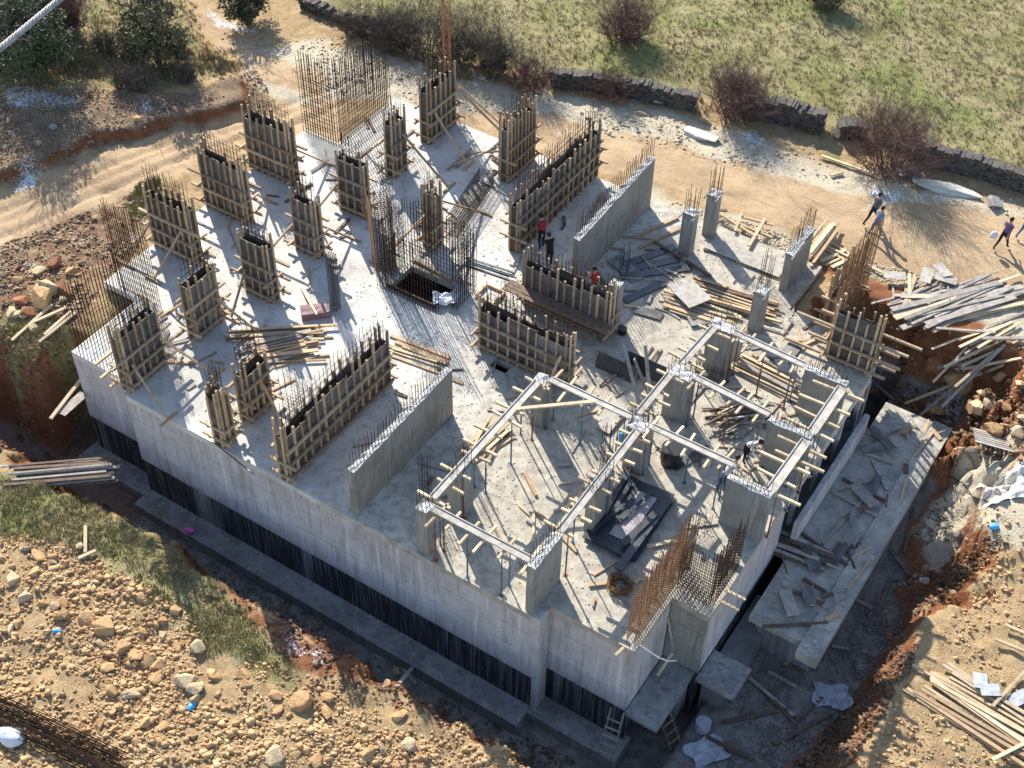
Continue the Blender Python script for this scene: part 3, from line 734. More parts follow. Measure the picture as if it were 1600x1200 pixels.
# ================================================================ BARE REBAR CURTAINS
def curtain(label, legs, h, sp=.15, m='rebar', name='rebar_curtain', cat='rebar', **k):
    c = Vector((*legs[0][0], 0))
    t = thing(name, label, cat, (c.x, c.y, 0))
    for a, b_ in legs:
        q = MB(); rebar_wall(q, (a[0]-c.x, a[1]-c.y), (b_[0]-c.x, b_[1]-c.y), 0, h, sp, **k)
        q.build('bar_mat', M[m], t)
    return t
curtain('tall L shaped curtain of bare rebar at the rear left slab corner', [((-38.85, 42.6), (-36.85, 42.6)), ((-36.85, 42.8), (-36.85, 46.8))], 4.5, .15, hs=.5, hmax=3.3, r=.020)
curtain('bare rebar curtain over the front left corner of the slab, leaning a little', [((-36.85, 25.3), (-36.85, 28.4))], 3.3, .16, hs=.35, hmax=1.4, r=.015)
curtain('dense bare rebar curtain behind the front left corner one', [((-38.2, 29.2), (-36.0, 29.2))], 4.6, .12, hs=.38, r=.017)
curtain('bare rebar of the lift core standing round the dark opening', [((-29.0, 35.45), (-25.9, 35.45)), ((-29.0, 35.6), (-29.0, 37.4)), ((-28.8, 37.55), (-25.4, 37.55)), ((-25.4, 36.0), (-25.4, 37.4))], 3.5, .15, hs=.5, r=.015)
curtain('orange rusty dense rebar wall at the front right slab corner', [((-10.78, 25.4), (-10.78, 29.6))], 2.7, .12, 'rebaro', hs=.13, gap=.3, rows=2, r=.014)
curtain('dark red bare rebar curtain behind the orange one over the right wall', [((-10.5, 28.35), (-9.2, 28.35)), ((-9.25, 28.5), (-9.25, 30.4))], 2.7, .14, hs=.16)
curtain('orange rusty rebar rising out of the right rear corner form', [((-11.3, 43.2), (-11.3, 46.8))], 4.4, .17, 'rebaro', hs=.3, gap=.24, rows=2, hmax=2.6)
def lying_cage(label, a, b_, wd, m='rebar'):
    a = Vector(a); b_ = Vector(b_); d = (b_-a); L = d.length
    t = thing('rebar_cage', label, 'rebar', a)
    t.rotation_euler = d.to_track_quat('X', 'Z').to_euler()
    q = MB()
    for i in range(4):
        for j in range(4):
            if 0 < i < 3 and 0 < j < 3: continue
            q.rod((0, -wd/2+wd*i/3, -wd/2+wd*j/3), (L, -wd/2+wd*i/3, -wd/2+wd*j/3), .014)
    q.build('main_bars', M[m], t)
    q = MB(); x = .05; a2 = wd/2+.015
    while x < L:
        c = [(-a2, -a2), (a2, -a2), (a2, a2), (-a2, a2)]
        for i in range(4): q.rod((x, *c[i]), (x, *c[(i+1) % 4]), .011)
        x += .1
    q.build('stirrups', M[m], t)
lying_cage('dark tied rebar cage lying on the slab behind the narrow central column form', (-28.3, 39.9, .42), (-29.2, 44.2, .42), .7)
lying_cage('upright rusty tied cage at the left of the lift core', (-29.55, 36.6, .05), (-29.9, 36.9, 3.5), .85, 'rebaro')
lying_cage('slender dark cage standing on the slab left of the lift core', (-29.6, 33.2, .05), (-29.6, 33.2, 3.1), .3)
# timber kerb and sheet round the opening
for nm, lb, a, b_, m in (('timber_edging', 'dark board edging on the front side of the lift opening', (-28.7, 35.6, .12), (-26.1, 35.6, .12), 'woodd'), ('timber_edging', 'pale leaning board across the back of the lift opening', (-28.5, 37.4, .25), (-26.5, 37.35, .12), 'wood')):
    q = MB(); a = Vector(a); b_ = Vector(b_); q.bar(Vector(), b_-a, .06, .22); o = q.build(nm, M[m]); o.location = a
    tag(o, lb, 'board')
q = MB(); N_ = 6
vs = [((i/N_-.5)*1.1, (j/N_-.5)*.8, .12+R.uniform(0, .22)) for i in range(N_+1) for j in range(N_+1)]
q.add(vs, [(i*(N_+1)+j, (i+1)*(N_+1)+j, (i+1)*(N_+1)+j+1, i*(N_+1)+j+1) for i in range(N_) for j in range(N_)])
o = q.build('crumpled_sheet', M['white']); o.location = (-26.0, 36.2, 0); o.rotation_euler = (0, 0, .6)
tag(o, 'crumpled pinkish white sheet at the edge of the lift opening', 'sheet')

# ================================================================ WALLS, COLUMNS
def pour(name, label, cat, x0, y0, x1, y1, h, bars=1.0, sp=.18, m='wallc', group=None, col=False, collar=False, slope=0):
    t = thing(name, label, cat, ((x0+x1)/2, (y0+y1)/2, 0), 0, group)
    a, b_ = (x1-x0)/2, (y1-y0)/2
    q = MB(); rough_box(q, -a, -b_, .0, a, b_, h, amp=.05)
    if slope:
        q.v = [(vx, vy, vz+(slope*(vy/b_) if vz > .5 else 0)) for vx, vy, vz in q.v]
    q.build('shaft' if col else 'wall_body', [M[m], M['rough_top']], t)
    if bars:
        q = MB()
        if col: cage(q, 0, 0, 2*a-.1, 2*b_-.1, h-.1, bars, (3, 3), .013, .22, bars*.5)
        elif 2*b_ > 2*a: rebar_wall(q, (0, -b_+.1), (0, b_-.1), h-.1+0, bars, sp, 2, 2*a-.12, .3, .012, .15, .35)
        else: rebar_wall(q, (-a+.1, 0), (a-.1, 0), h-.1, bars, sp, 2, 2*b_-.12, .3, .012, .15, .35)
        if slope:
            q.v = [(vx, vy, vz+slope*(vy/b_)) for vx, vy, vz in q.v]
        q.build('starter_bars', M['rebar'], t)
    if collar:
        for s in (-1, 1):
            q = MB(); q.bar((s*(a+.03), -b_-.25, h-.06), (s*(a+.03), b_+.25, h-.06), .05, .08); q.build('collar_board', M['woodg'], t)
    return t
pour('concrete_wall', 'freshly stripped concrete wall running back from the front slab edge', 'wall', -22.25, 24.75, -21.95, 30.9, 2.45, 1.0, slope=.08)
pour('concrete_wall', 'freshly stripped concrete wall at the rear beside the dirt road', 'wall', -22.25, 40.4, -21.95, 47.0, 2.6, 1.1, slope=.15)
pour('concrete_wall', 'smooth concrete wall standing on the front edge where the facade steps back', 'wall', -14.55, 24.62, -14.22, 26.4, 2.5, .95, m='colc')
for i, (yy, lb) in enumerate(((32.0, 'short grey cross wall at the right slab edge, nearest the orange rebar'), (35.4, 'short grey cross wall at the right slab edge, middle one of three'), (38.7, 'short grey cross wall at the right slab edge, farthest back of three'))):
    pour('concrete_wall', lb, 'wall', -10.7, yy-.15, -9.0, yy+.17, 2.5, .55, .16, m='colc')
pour('concrete_wall', 'stub concrete wall with thin rusty bars at the right rear by the plank pile', 'wall', -14.45, 45.0, -14.1, 47.2, 2.1, 1.2, m='colc', collar=True)
cols = [(-19.0, 44.95, .55, .5, 2.3, 'square column nearer the camera of the pair by the dirt road', True, 1.3), (-18.75, 46.75, .5, .5, 2.3, 'square column farther back of the pair by the dirt road', True, 1.5),
        (-14.2, 42.15, .5, .55, 2.2, 'column standing beside the big plank stack', True, .9), (-19.35, 39.0, .5, .45, 2.3, 'pale column at the end of the walkway form', False, .35),
        (-14.5, 39.1, 1.0, .6, 2.38, 'broad column under the rear beam corner by the plank stacks', False, .9), (-14.6, 35.8, 1.0, .6, 2.38, 'broad dark column under the second beam crossing', False, .7),
        (-14.6, 32.5, .8, .6, 2.38, 'column under the first beam crossing', False, .7), (-14.45, 29.4, .4, 1.3, 2.38, 'slab like column under the long middle beam', False, .7),
        (-18.95, 24.9, .5, .5, 2.38, 'corner column of the front beam frame on the facade edge', False, .9), (-18.9, 27.0, .45, 1.0, 2.38, 'column set behind the front corner column', False, .9), (-18.9, 32.5, .55, .6, 2.38, 'column at the rear end of the left beam', False, .5)]
for x, y, sx, sy, h, lb, cl, bh in cols:
    pour('concrete_column', lb, 'column', x-sx/2, y-sy/2, x+sx/2, y+sy/2, h, bh, m='colc', col=True, collar=cl, group='concrete columns')
def free_bars(label, x, y, s, h, z0=0.0):
    t = thing('starter_bars', label, 'rebar', (x, y, z0)); q = MB(); cage(q, 0, 0, s, s, -.02, h, (3, 3), .012, .2, h*.5); q.build('bars', M['rebar'], t); return t
for lb, px, py, s, h in (('thin column starter bars on the slab between the three left wall forms', 465, 300, .35, 2.2), ('starter bars by the narrow form near the left centre', 605, 320, .4, 2.6), ('starter bars standing right of the lift core by the hatch', 795, 475, .5, 1.3), ('starter bars beside the black plywood form', 1120, 600, .7, 1.2),
                         ('starter bars near the black plank heap', 975, 425, .3, 1.4), ('starter bars rising before the column by the plank stack', 1195, 440, .4, 1.6), ('starter bars just inside the front left beam corner', 665, 770, .3, 2.0), ('dark starter bars in front of the long middle beam', 945, 735, .3, 2.6), ('starter bars at the front right rebar corner', 1095, 830, .5, 1.0), ('starter bars behind the left facade forms', 345, 640, .3, 2.4), ('starter bars left of the long front form', 385, 560, .6, 2.0), ('starter bars at the near end of the long front form', 460, 640, .6, 2.2)):
    p = P(px, py); free_bars(lb, p.x, p.y, s, h)

# ================================================================ BEAM FORMS + PROPS
def make_prop(name, m):
    t = thing('steel_prop', '-', 'prop')
    q = MB(); q.tube([(0, 0, .01), (0, 0, 1.35)], [.032, .032], 6); q.build('outer_tube', m, t)
    q = MB(); q.tube([(0, 0, 1.3), (0, 0, 2.27)], [.024, .024], 6); q.build('inner_tube', M['greyst'], t)
    q = MB(); q.box(-.08, -.08, 0, .08, .08, .012); q.build('base_plate', m, t)
    q = MB(); q.tube([(0, 0, 1.28), (0, 0, 1.4)], [.045, .045], 6); cn = q.build('collar_nut', M['greyst'], t); q = MB(); q.rod((-.14, 0, 1.34), (.14, 0, 1.34), .012); q.build('handle', M['greyst'], cn)
    return t
PROPS = {'blue': make_prop('b', M['blue']), 'rusty red': make_prop('r', M['redst']), 'grey': make_prop('g', M['greyst'])}
used = {k: False for k in PROPS}
def prop(x, y, where):
    k = R.choice(['blue', 'blue', 'grey', 'rusty red', 'grey'])
    p = PROPS[k]
    if used[k]: p = copy_tree(p)
    used[k] = True
    p.location = (x, y, 0); p.rotation_euler = (0, 0, R.uniform(0, 6))
    p['label'] = '%s steel prop under the %s' % (k, where); p['group'] = '%s props under the %s' % (k, where)
def beam(label, short, x0, y0, x1, y1, z=2.43, wd=.28, jl=.5, props=True):
    a = Vector((x0, y0, z)); b_ = Vector((x1, y1, z)); d = b_-a; L = d.length; d.normalize(); n = Vector((-d.y, d.x, 0))
    t = thing('beam_formwork', label, 'beam form', a, 0, 'beam soffit forms on props')
    t.rotation_euler = (0, 0, math.atan2(d.y, d.x))
    q = MB(); q.box(0, -wd/2, 0, L, wd/2, .045)
    k = int(L/2)+1
    for s in (-1, 1): q.box(.05, s*wd/2-.02, .047, L-.05, s*wd/2+.02, .09)
    q.build('soffit_board', M['beamboard'], t)
    n_ = int(L/.74)
    for i in range(n_+1):
        xx = .2+(L-.4)*i/n_+R.uniform(-.2, .2)
        q = MB(); l1, l2 = jl*R.uniform(.75, 1.5), jl*R.uniform(.75, 1.5); sk = R.uniform(-.06, .06)
        q.bar((xx-sk, -l1-.05, -.053), (xx+sk, l2+.05, -.053), .09, .1); q.build('joist', M['woodp'], t)
        if props and i % 2 == 0:
            for s in ((-1, 1) if i % 4 == 0 else (R.choice((-1, 1)),)):
                w_ = a+d*xx+n*(s*.26)
                prop(w_.x, w_.y, short)
beam('grey beam board on the left side of the propped frame', 'left beam', -18.9, 25.3, -18.9, 32.3)
beam('pale beam board along the front edge of the propped frame', 'front beam', -18.65, 24.9, -14.6, 24.9)
beam('grey beam board across the middle of the frame from the left column', 'rear left cross beam', -18.6, 32.6, -15.0, 32.6)
beam('grey beam board from the middle crossing to the near right wall', 'first right cross beam', -14.2, 32.6, -10.8, 32.6)
beam('long pale beam board down the middle of the frame', 'middle beam', -14.4, 26.5, -14.5, 32.2)
beam('short beam board between the first and second crossings', 'second middle beam', -14.9, 32.9, -14.9, 35.5)
beam('short beam board between the second and third crossings', 'third middle beam', -14.8, 36.2, -14.7, 38.8)
beam('grey beam board from the second crossing to the right walls', 'second right cross beam', -14.1, 35.8, -10.8, 35.6)
beam('rearmost grey beam board reaching the far right wall', 'rear right cross beam', -14.0, 38.9, -10.8, 38.75)
beam('beam board along the right slab edge between the near and middle walls', 'near right edge beam', -9.15, 32.2, -9.1, 35.2, jl=.8, wd=.36)
beam('beam board along the right slab edge between the middle and far walls', 'far right edge beam', -9.1, 35.6, -9.1, 38.5, jl=.8, wd=.36)
for a, b_, lb in (((1205, 700), (1290, 745), 0), ((1270, 612), (1330, 640), 1)):
    pass

# ================================================================ TIMBER
MW = {'wood': M['wood'], 'pale': M['woodp'], 'grey': M['woodg'], 'dark': M['woodd']}
_pl = {}
def plank_mesh(L, w_, h_, m):
    k = (round(L, 1), w_, h_, m)
    if k not in _pl:
        q = MB(); q.box(-k[0]/2, -w_/2, 0, k[0]/2, w_/2, h_); _pl[k] = q.mesh('plank', MW[m])
    return _pl[k]
def plank(a, b_, lb, gp, m='wood', w_=.12, h_=.06, name='plank', cat='plank'):
    a = Vector(a); b_ = Vector(b_); d = b_-a
    o = link(name, plank_mesh(d.length, w_, h_, m))
    o.location = (a+b_)/2
    o.rotation_euler = d.to_track_quat('X', 'Z').to_euler()
    return tag(o, lb, cat, gp)
def px_plank(x0, y0, x1, y1, lb, m='wood', z=.02, w_=.14, h_=.07, ground_=False, gp=None, name='plank', cat='plank'):
    a, b_ = (G(x0, y0, z), G(x1, y1, z)) if ground_ else (P(x0, y0, z), P(x1, y1, z))
    return plank(a, b_, lb, gp, m, w_, h_, name, cat)
def heap(cx, cyy, ang, n, lmin, lmax, across, lb, gp, mats=('wood', 'pale', 'grey'), z0=.01, w_=(.09, .12, .18), jit=.12, along=.4, per=None, gnd=False, layer=.065, name='plank', cat='plank'):
    """a stack: rows of boards side by side, each layer on the one below"""
    per = per or max(2, int(across/.2))
    k = 0; lay = 0
    while k < n:
        m_ = min(per, n-k)
        for i in range(m_):
            u = (i-(m_-1)/2)*(across/max(per-1, 1))*(1-.08*lay)+R.uniform(-.02, .02)
            v = R.uniform(-along, along); L = R.uniform(lmin, lmax); a = ang+R.uniform(-jit, jit)
            c = Vector((cx-math.sin(ang)*u+math.cos(ang)*v, cyy+math.cos(ang)*u+math.sin(ang)*v, 0))
            hx, hy = math.cos(a)*L/2, math.sin(a)*L/2
            z = lay*layer+i*.004
            if gnd:
                za = max(gz(c.x-hx, c.y-hy), gz(c.x, c.y)-.06)+.03; zb = max(gz(c.x+hx, c.y+hy), gz(c.x, c.y)-.06)+.03
            else: za = zb = z0
            plank((c.x-hx, c.y-hy, za+z), (c.x+hx, c.y+hy, zb+z), lb, gp, R.choice(mats), R.choice(w_), .055, name, cat)
        k += m_; lay += 1
def wc(px, py, z=0.0):
    p = P(px, py, z); return p.x, p.y
def wang(x0, y0, x1, y1, z=0.0):
    a = P(x0, y0, z); b_ = P(x1, y1, z); return math.atan2(b_.y-a.y, b_.x-a.x)
heap(*wc(445, 545), wang(375, 560, 520, 530), 24, 2.0, 3.6, 1.8, 'loose board in the heap left of the long front form', 'boards heaped left of the long front form', jit=.3, mats=('wood', 'pale', 'wood', 'grey'))
heap(*wc(440, 522), wang(375, 520, 500, 515), 6, 3.0, 4.2, .5, 'long brown timber on the far side of the heap by the pink block', 'long timbers by the pink block', jit=.06, mats=('wood', 'wood', 'dark'))
heap(*wc(1140, 470), wang(1085, 440, 1200, 475), 24, 3.4, 4.4, 1.3, 'board in the big stack between the columns at the right rear', 'boards of the big right rear stack', jit=.05, mats=('wood', 'wood', 'dark', 'pale'))
heap(*wc(1085, 487), wang(1030, 465, 1140, 500), 14, 2.4, 3.6, 1.1, 'board jutting from the left stack behind the beam frame', 'boards of the left stack behind the frame', jit=.1, mats=('wood', 'grey', 'pale'))
heap(*wc(1205, 592), wang(1155, 560, 1265, 620), 18, 2.4, 3.4, 1.2, 'board in the stack right of the broad rear column', 'boards right of the broad rear column', jit=.08, mats=('wood', 'pale', 'grey'))
heap(*wc(650, 555), wang(605, 545, 690, 575), 7, 2.0, 3.0, 1.0, 'pale timber laid on the slab beyond the long front form', 'pale timbers beyond the long front form', jit=.06, mats=('wood', 'pale'))
heap(*wc(760, 690), wang(730, 720, 800, 650), 12, 1.2, 2.4, .9, 'offcut board under the left beam', 'offcut boards under the left beam', jit=.35, mats=('pale', 'wood'))
heap(*wc(1150, 655), wang(1105, 675, 1195, 640), 26, 1.2, 2.3, 1.2, 'dark scaffold tube or batten in the tangle behind the beams', 'battens tangled behind the beams', jit=.5, mats=('dark', 'grey', 'dark', 'pale'), w_=(.05, .07), name='batten', cat='batten')
heap(*wc(1280, 380), wang(1230, 430, 1285, 360), 9, 2.4, 3.0, .8, 'fresh cut board in the neat stack behind the stub wall', 'fresh boards behind the stub wall', jit=.02, mats=('pale', 'wood'), z0=.05, layer=.06)
heap(*wc(1325, 400), wang(1280, 415, 1340, 385), 5, 1.0, 1.6, 1.4, 'short bearer of the low frame on the red soil', 'bearers on the red soil', jit=.03, mats=('pale',), gnd=True)
heap(*wc(1325, 395), wang(1290, 395, 1345, 425), 3, 2.6, 3.2, .5, 'long timber laid across the bearers on the red soil', 'timbers across the bearers', jit=.1, mats=('pale', 'wood'), gnd=True, layer=.09)
for x0, y0, x1, y1, m, lb in ((1122, 333, 1188, 375, 'pale', 'long slanting timber on the gravel behind the column pair'), (1195, 343, 1170, 385, 'pale', 'upper short cross board on the gravel timbers'), (1160, 330, 1148, 362, 'pale', 'lower short cross board on the gravel timbers'), (1160, 340, 1208, 352, 'wood', 'timber lying along the gravel edge beside the road'), (1158, 352, 1206, 372, 'wood', 'timber below the one along the gravel edge'), (1110, 328, 1136, 330, 'dark', 'short dark timber just behind the far column'),
                              (1100, 390, 1222, 418, 'dark', 'dark timber under the pale panel near the stub wall'), (1150, 408, 1210, 428, 'pale', 'thin pale lath below the pale panel'), (1022, 378, 1110, 432, 'dark', 'long brown timber crossing the shadow of the rear wall'), (990, 372, 1060, 340, 'wood', 'reddish timber leaning on the near column of the pair'), (998, 388, 1062, 358, 'wood', 'lower reddish timber beside the near column of the pair'),
                              (805, 640, 930, 628, 'pale', 'long pale board lying over the left beam and cross beam'), (1255, 540, 1315, 512, 'pale', 'thin pole leaning towards the right corner form'), (820, 740, 838, 775, 'wood', 'yellow stick on the sunlit floor inside the frame'), (920, 915, 1010, 905, 'pale', 'pale board lying toward the orange rebar'), (1010, 855, 1060, 845, 'pale', 'thin pale lath between the black stack and the rebar'), (545, 885 - 300, 610, 560, 'grey', 'dull board beside the far end of the long front form')):
    zz = 2.56 if y0 == 640 else .1 if 'cross' in lb else .03
    px_plank(x0, y0, x1, y1, lb, m, zz, gp='single boards on and around the slab')
# around the slab, on the ground
for x0, y0, x1, y1, lb in ((20, 533, 82, 478, 'long pale timber lying lowest on the left grass by the corner'), (50, 506, 105, 482, 'pale timber crossing the others on the left grass'), (62, 536, 120, 490, 'pale timber nearest the slab corner on the left grass'), (70, 525, 112, 488, 'pale timber between its neighbours on the left grass'), (134, 822, 134, 865, 'short pale stake standing out of the front grass'), (123, 874, 150, 862, 'short grey board on the rubble edge by the stake'), (1283, 245, 1365, 273, 'long pale timber on the gravel beside the big red bush'), (1297, 276, 1317, 271, 'short timber near the long one on the gravel')):
    px_plank(x0, y0, x1, y1, lb, 'pale', .08, .13, .08, True, 'loose timbers on the soil')
heap(*tuple(P(95, 738, -2.6)[:2]), wang(25, 735, 160, 725, -2.6), 16, 3.6, 4.3, 1.2, 'long dark formwork timber in the stack over the left end of the pit', 'timbers stacked at the left end of the pit', jit=.03, mats=('dark', 'dark', 'grey'), z0=-2.75, layer=.11, w_=(.1, .14))
px_plank(80, 655, 130, 590, 'pale timber leaning against the left corner wall', 'pale', -2.2, .16, .08, gp='boards by the left corner wall')
px_plank(95, 648, 132, 615, 'broad white board leaning against the left corner wall', 'grey', -2.25, .45, .04, gp='boards by the left corner wall')
heap(*tuple(P(1500, 480, -.5)[:2]), wang(1400, 510, 1600, 450, -.5), 26, 4.0, 5.6, 1.8, 'long board in the big heap at the right edge by the road', 'long boards heaped at the right edge', jit=.16, mats=('grey', 'grey', 'pale', 'grey'), gnd=True, w_=(.12, .2, .28), along=.9)
heap(*tuple(P(1440, 470, -.5)[:2]), wang(1400, 500, 1480, 440, -.5), 22, 1.4, 2.8, 1.6, 'short weathered board in the jumble before the right edge heap', 'short boards jumbled before the heap', jit=.8, mats=('grey', 'pale', 'grey'), gnd=True, along=1.2)
heap(*tuple(P(1530, 550, -.9)[:2]), wang(1430, 560, 1600, 530, -.9), 18, 1.8, 3.8, 1.6, 'board scattered on the right bank below the big heap', 'boards scattered on the right bank', jit=.55, mats=('pale', 'grey', 'pale'), gnd=True, along=1.0)
heap(*tuple(P(1540, 1130, -3.2)[:2]), wang(1450, 1070, 1600, 1160, -3.2), 20, 4.2, 5.6, 1.9, 'long yellow timber in the spread at the lower right corner', 'timbers spread at the lower right corner', jit=.07, mats=('pale', 'wood', 'pale'), gnd=True, w_=(.1, .14), per=9)
for x0, y0, x1, y1, lb in ((1550, 1105, 1600, 1050, 'board crossing over the upper end of the lower right timbers'), (1555, 1000, 1610, 1022, 'round pole on the tan soil at the right edge'), (1570, 978, 1610, 995, 'upper pole on the tan soil at the right edge'), (1550, 1188, 1605, 1160, 'board crossing over the lower end of the lower right timbers')):
    px_plank(x0, y0, x1, y1, lb, 'pale', .18, .12, .07, True, 'single boards lower right')
# terrace clutter (top at z = -3)
heap(*tuple(P(1235, 858, -3)[:2]), wang(1190, 840, 1285, 880, -3), 18, 2.2, 3.0, 1.0, 'dull board in the stack at the near end of the terrace', 'boards stacked on the near terrace', jit=.08, mats=('grey', 'dark'), z0=-2.98)
for x0, y0, x1, y1 in ((1300, 768, 1375, 748), (1302, 770, 1378, 812), (1315, 748, 1385, 785), (1340, 705, 1395, 725), (1362, 718, 1385, 765), (1285, 850, 1345, 785), (1240, 825, 1325, 885), (1300, 865, 1345, 850), (1255, 905, 1290, 925), (1240, 925, 1295, 948), (1190, 980, 1295, 974), (1335, 890, 1320, 850)):
    px_plank(x0, y0, x1, y1, 'shaded timber strewn over the lower terrace', R.choice(('grey', 'dark')), -2.97+R.uniform(0, .02), .12, .07, gp='timbers strewn over the terrace')
for x0, y0, x1, y1 in ((1412, 865, 1428, 795), (1370, 960, 1392, 905), (1300, 1010, 1325, 1016), (1332, 935, 1362, 952), (1170, 1060, 1240, 1120), (1180, 1068, 1246, 1135), (1200, 1050, 1290, 1100), (1130, 1130, 1230, 1110), (1285, 1090, 1230, 1140), (1210, 1165, 1300, 1115), (620, 1075, 648, 1040), (625, 1040, 650, 1070), (440, 965, 452, 940), (340, 865, 355, 880), (1175, 935, 1185, 1030), (1220, 1020, 1250, 1050), (1100, 1150, 1180, 1190), (1390, 860, 1420, 900), (1350, 600, 1395, 625), (1405, 655, 1465, 668)):
    px_plank(x0, y0, x1, y1, 'grey offcut lying in the shade of the pit', R.choice(('grey', 'dark', 'grey')), .04, .14, .07, True, 'offcuts in the pit', 'offcut', 'offcut')
# loose offcuts in each part of the floor
for n_, x0, x1, y0, y1, lb, gp, mats in ((46, -18.2, -10.8, 33.2, 38.6, 'offcut board on the floor among the rear beams', 'offcuts among the rear beams', ('grey', 'wood', 'dark', 'pale')), (40, -20.5, -11.5, 39.6, 44, 'offcut board on the floor round the big plank stacks', 'offcuts round the plank stacks', ('grey', 'wood', 'dark')),
        (20, -18.0, -14.9, 25.6, 32, 'offcut board on the floor inside the front beam frame', 'offcuts inside the front frame', ('wood', 'grey', 'pale')), (12, -13.8, -11.2, 25.8, 31.5, 'offcut board on the floor round the black panel stack', 'offcuts round the black stack', ('wood', 'grey')),
        (14, -24.6, -19.5, 25.5, 33.5, 'offcut board on the floor beside the stripped front wall', 'offcuts beside the front wall', ('wood', 'dark', 'grey')), (16, -24.6, -19.3, 39.2, 46.5, 'offcut board on the floor between the rear form and bare wall', 'offcuts beside the rear wall', ('wood', 'dark', 'grey')),
        (26, -38, -29.5, 30, 46, 'offcut board on the open floor between the left column forms', 'offcuts between the left forms', ('wood', 'dark', 'grey')), (12, -36, -29, 25.6, 29, 'offcut board near the front left forms', 'offcuts near the front left forms', ('wood', 'grey'))):
    for k in range(n_):
        x, y = R.uniform(x0, x1), R.uniform(y0, y1); L = R.uniform(.4, 1.3)*(1.9 if R.random() < .25 else 1); a = R.choice((0, PI/2, .6, 2.2))+R.uniform(-.4, .4)
        z = .012 if R.random() < .7 else .05
        plank((x, y, z), (x+math.cos(a)*L, y+math.sin(a)*L, z+R.uniform(0, .03)), lb, gp, R.choice(mats), R.choice((.06, .09, .14)), .045, 'offcut', 'offcut')
for k in range(26):
    x, y = R.uniform(-8.2, -5.7), R.uniform(31.4, 43.8); L = R.uniform(.5, 1.8); a = R.uniform(0, PI)
    plank((x, y, -2.88), (x+math.cos(a)*L*.5, y+math.sin(a)*L, -2.86), 'short scrap board scattered over the lower terrace', 'scrap boards on the terrace', R.choice(('grey', 'dark', 'wood')), R.choice((.06, .1, .2)), .04, 'offcut', 'offcut')
# crumbs of concrete and wood chips trodden over the slab (uncountable)
def slab_debris(n, seed):
    rr = np.random.RandomState(seed)
    x = rr.uniform(-38.5, -9.3, n*2); y = rr.uniform(24.8, 47, n*2)
    k = np.array([inside(a, b_) for a, b_ in zip(x, y)]) & (rr.uniform(-.25, .3, n*2) < fbm(x*.5, y*.5, seed)+(x+22)*.014)
    x = x[k][:n]; y = y[k][:n]; n = len(x)
    l = .012+.05*rr.random_sample(n)**2; w_ = rr.uniform(.008, .022, n); h = rr.uniform(.008, .025, n); a = rr.uniform(0, 6.28, n)
    o = np.array([(-1, -1, 0), (1, -1, 0), (1, 1, 0), (-1, 1, 0), (-.8, -.8, 1), (.8, -.8, 1), (.8, .8, 1), (-.8, .8, 1)], float)
    X = o[None, :, 0]*l[:, None]; Y = o[None, :, 1]*w_[:, None]; Z = o[None, :, 2]*h[:, None]+.003
    V = np.stack([x[:, None]+X*np.cos(a)[:, None]-Y*np.sin(a)[:, None], y[:, None]+X*np.sin(a)[:, None]+Y*np.cos(a)[:, None], Z], -1)
    f = np.array([(4, 5, 6, 7), (0, 1, 5, 4), (1, 2, 6, 5), (2, 3, 7, 6), (3, 0, 4, 7)])
    fast_mesh('slab_debris', V.reshape(-1, 3), (f[None]+np.arange(n)[:, None, None]*8).reshape(-1, 4), 'debris')

# ================================================================ PLYWOOD, PANELS
bx, by = wc(985, 812)
ang = wang(945, 870, 1010, 775)
for k in range(7):
    panel('black film faced panel in the dark stack under the middle beam', (bx+R.uniform(-.1, .1), by+R.uniform(-.1, .1)), 3.5, 1.9, ang+R.uniform(-.06, .06), 'plyblack', .01+k*.035, .03, gp='black panels in the dark stack')
for k in range(5):
    a_ = ang+R.uniform(-.25, .25)
    panel('black offcut strip thrown on the dark stack', (bx+R.uniform(-.8, .8), by+R.uniform(-.7, .7)), R.uniform(1.2, 2.4), R.uniform(.12, .3), a_, 'plyblack', .31+.04*k, .03, R.uniform(-.04, .04), gp='black strips on the dark stack')
panel('shiny bare topped panel on the dark stack', (bx+.1, by), 2.4, .75, ang, 'plygloss', .27, .02)
panel('long black edge board on the right side of the dark stack', (bx+.85, by-.5), 4.0, .3, ang-.03, 'plyblack', .30, .12)
panel('black board along the left side of the dark stack', (bx-1.0, by+.3), 3.2, .3, ang+.06, 'plyblack', .27, .1)
for k, (dx, rz, tl) in enumerate(((0, .1, 1.25), (1.5, -.1, 1.15))):
    c = P(960+45*k, 585)
    panel(('upright black panel left of the middle crossing', 'second black panel leaning beside the middle crossing')[k], (c.x, c.y), 1.8, 1.3, 0, 'plyblack', .08, .03, 0, tx=tl)
for x0, y0, x1, y1, lb in ((975, 540, 1000, 640, 'grey board leaning over the black panels'), (990, 560, 1010, 610, 'board standing beside the black panels'), (1008, 540, 1018, 640, 'long board on end right of the black panels')):
    a = P(x1, y1, .1); q2 = P(x0, y0, 1.6); plank(a, a+(q2-a), lb, 'boards by the black panels', 'grey', .14, .05)
for x0, y0, x1, y1, lb in ((985, 420, 1060, 405, 'upper black strip in the shade behind the red jacket worker'), (970, 432, 1080, 418, 'lower black strip in the shade behind the red jacket worker'), (980, 412, 1055, 385, 'thin dark strip pointing at the column pair'), (975, 470, 1040, 440, 'dull dark strip lying on its own in the shade')):
    a = P(x0, y0, .05); b_ = P(x1, y1, .05); d = b_-a
    panel(lb, ((a.x+b_.x)/2, (a.y+b_.y)/2), d.length, .4, math.atan2(d.y, d.x), 'plyblack', .03, .05)
c = P(1165, 405); panel('pale grey panel lying on the slab between the pair of columns and the stub wall', (c.x, c.y), 3.6, .9, wang(1115, 385, 1215, 425), 'beamboard', .09, .05)
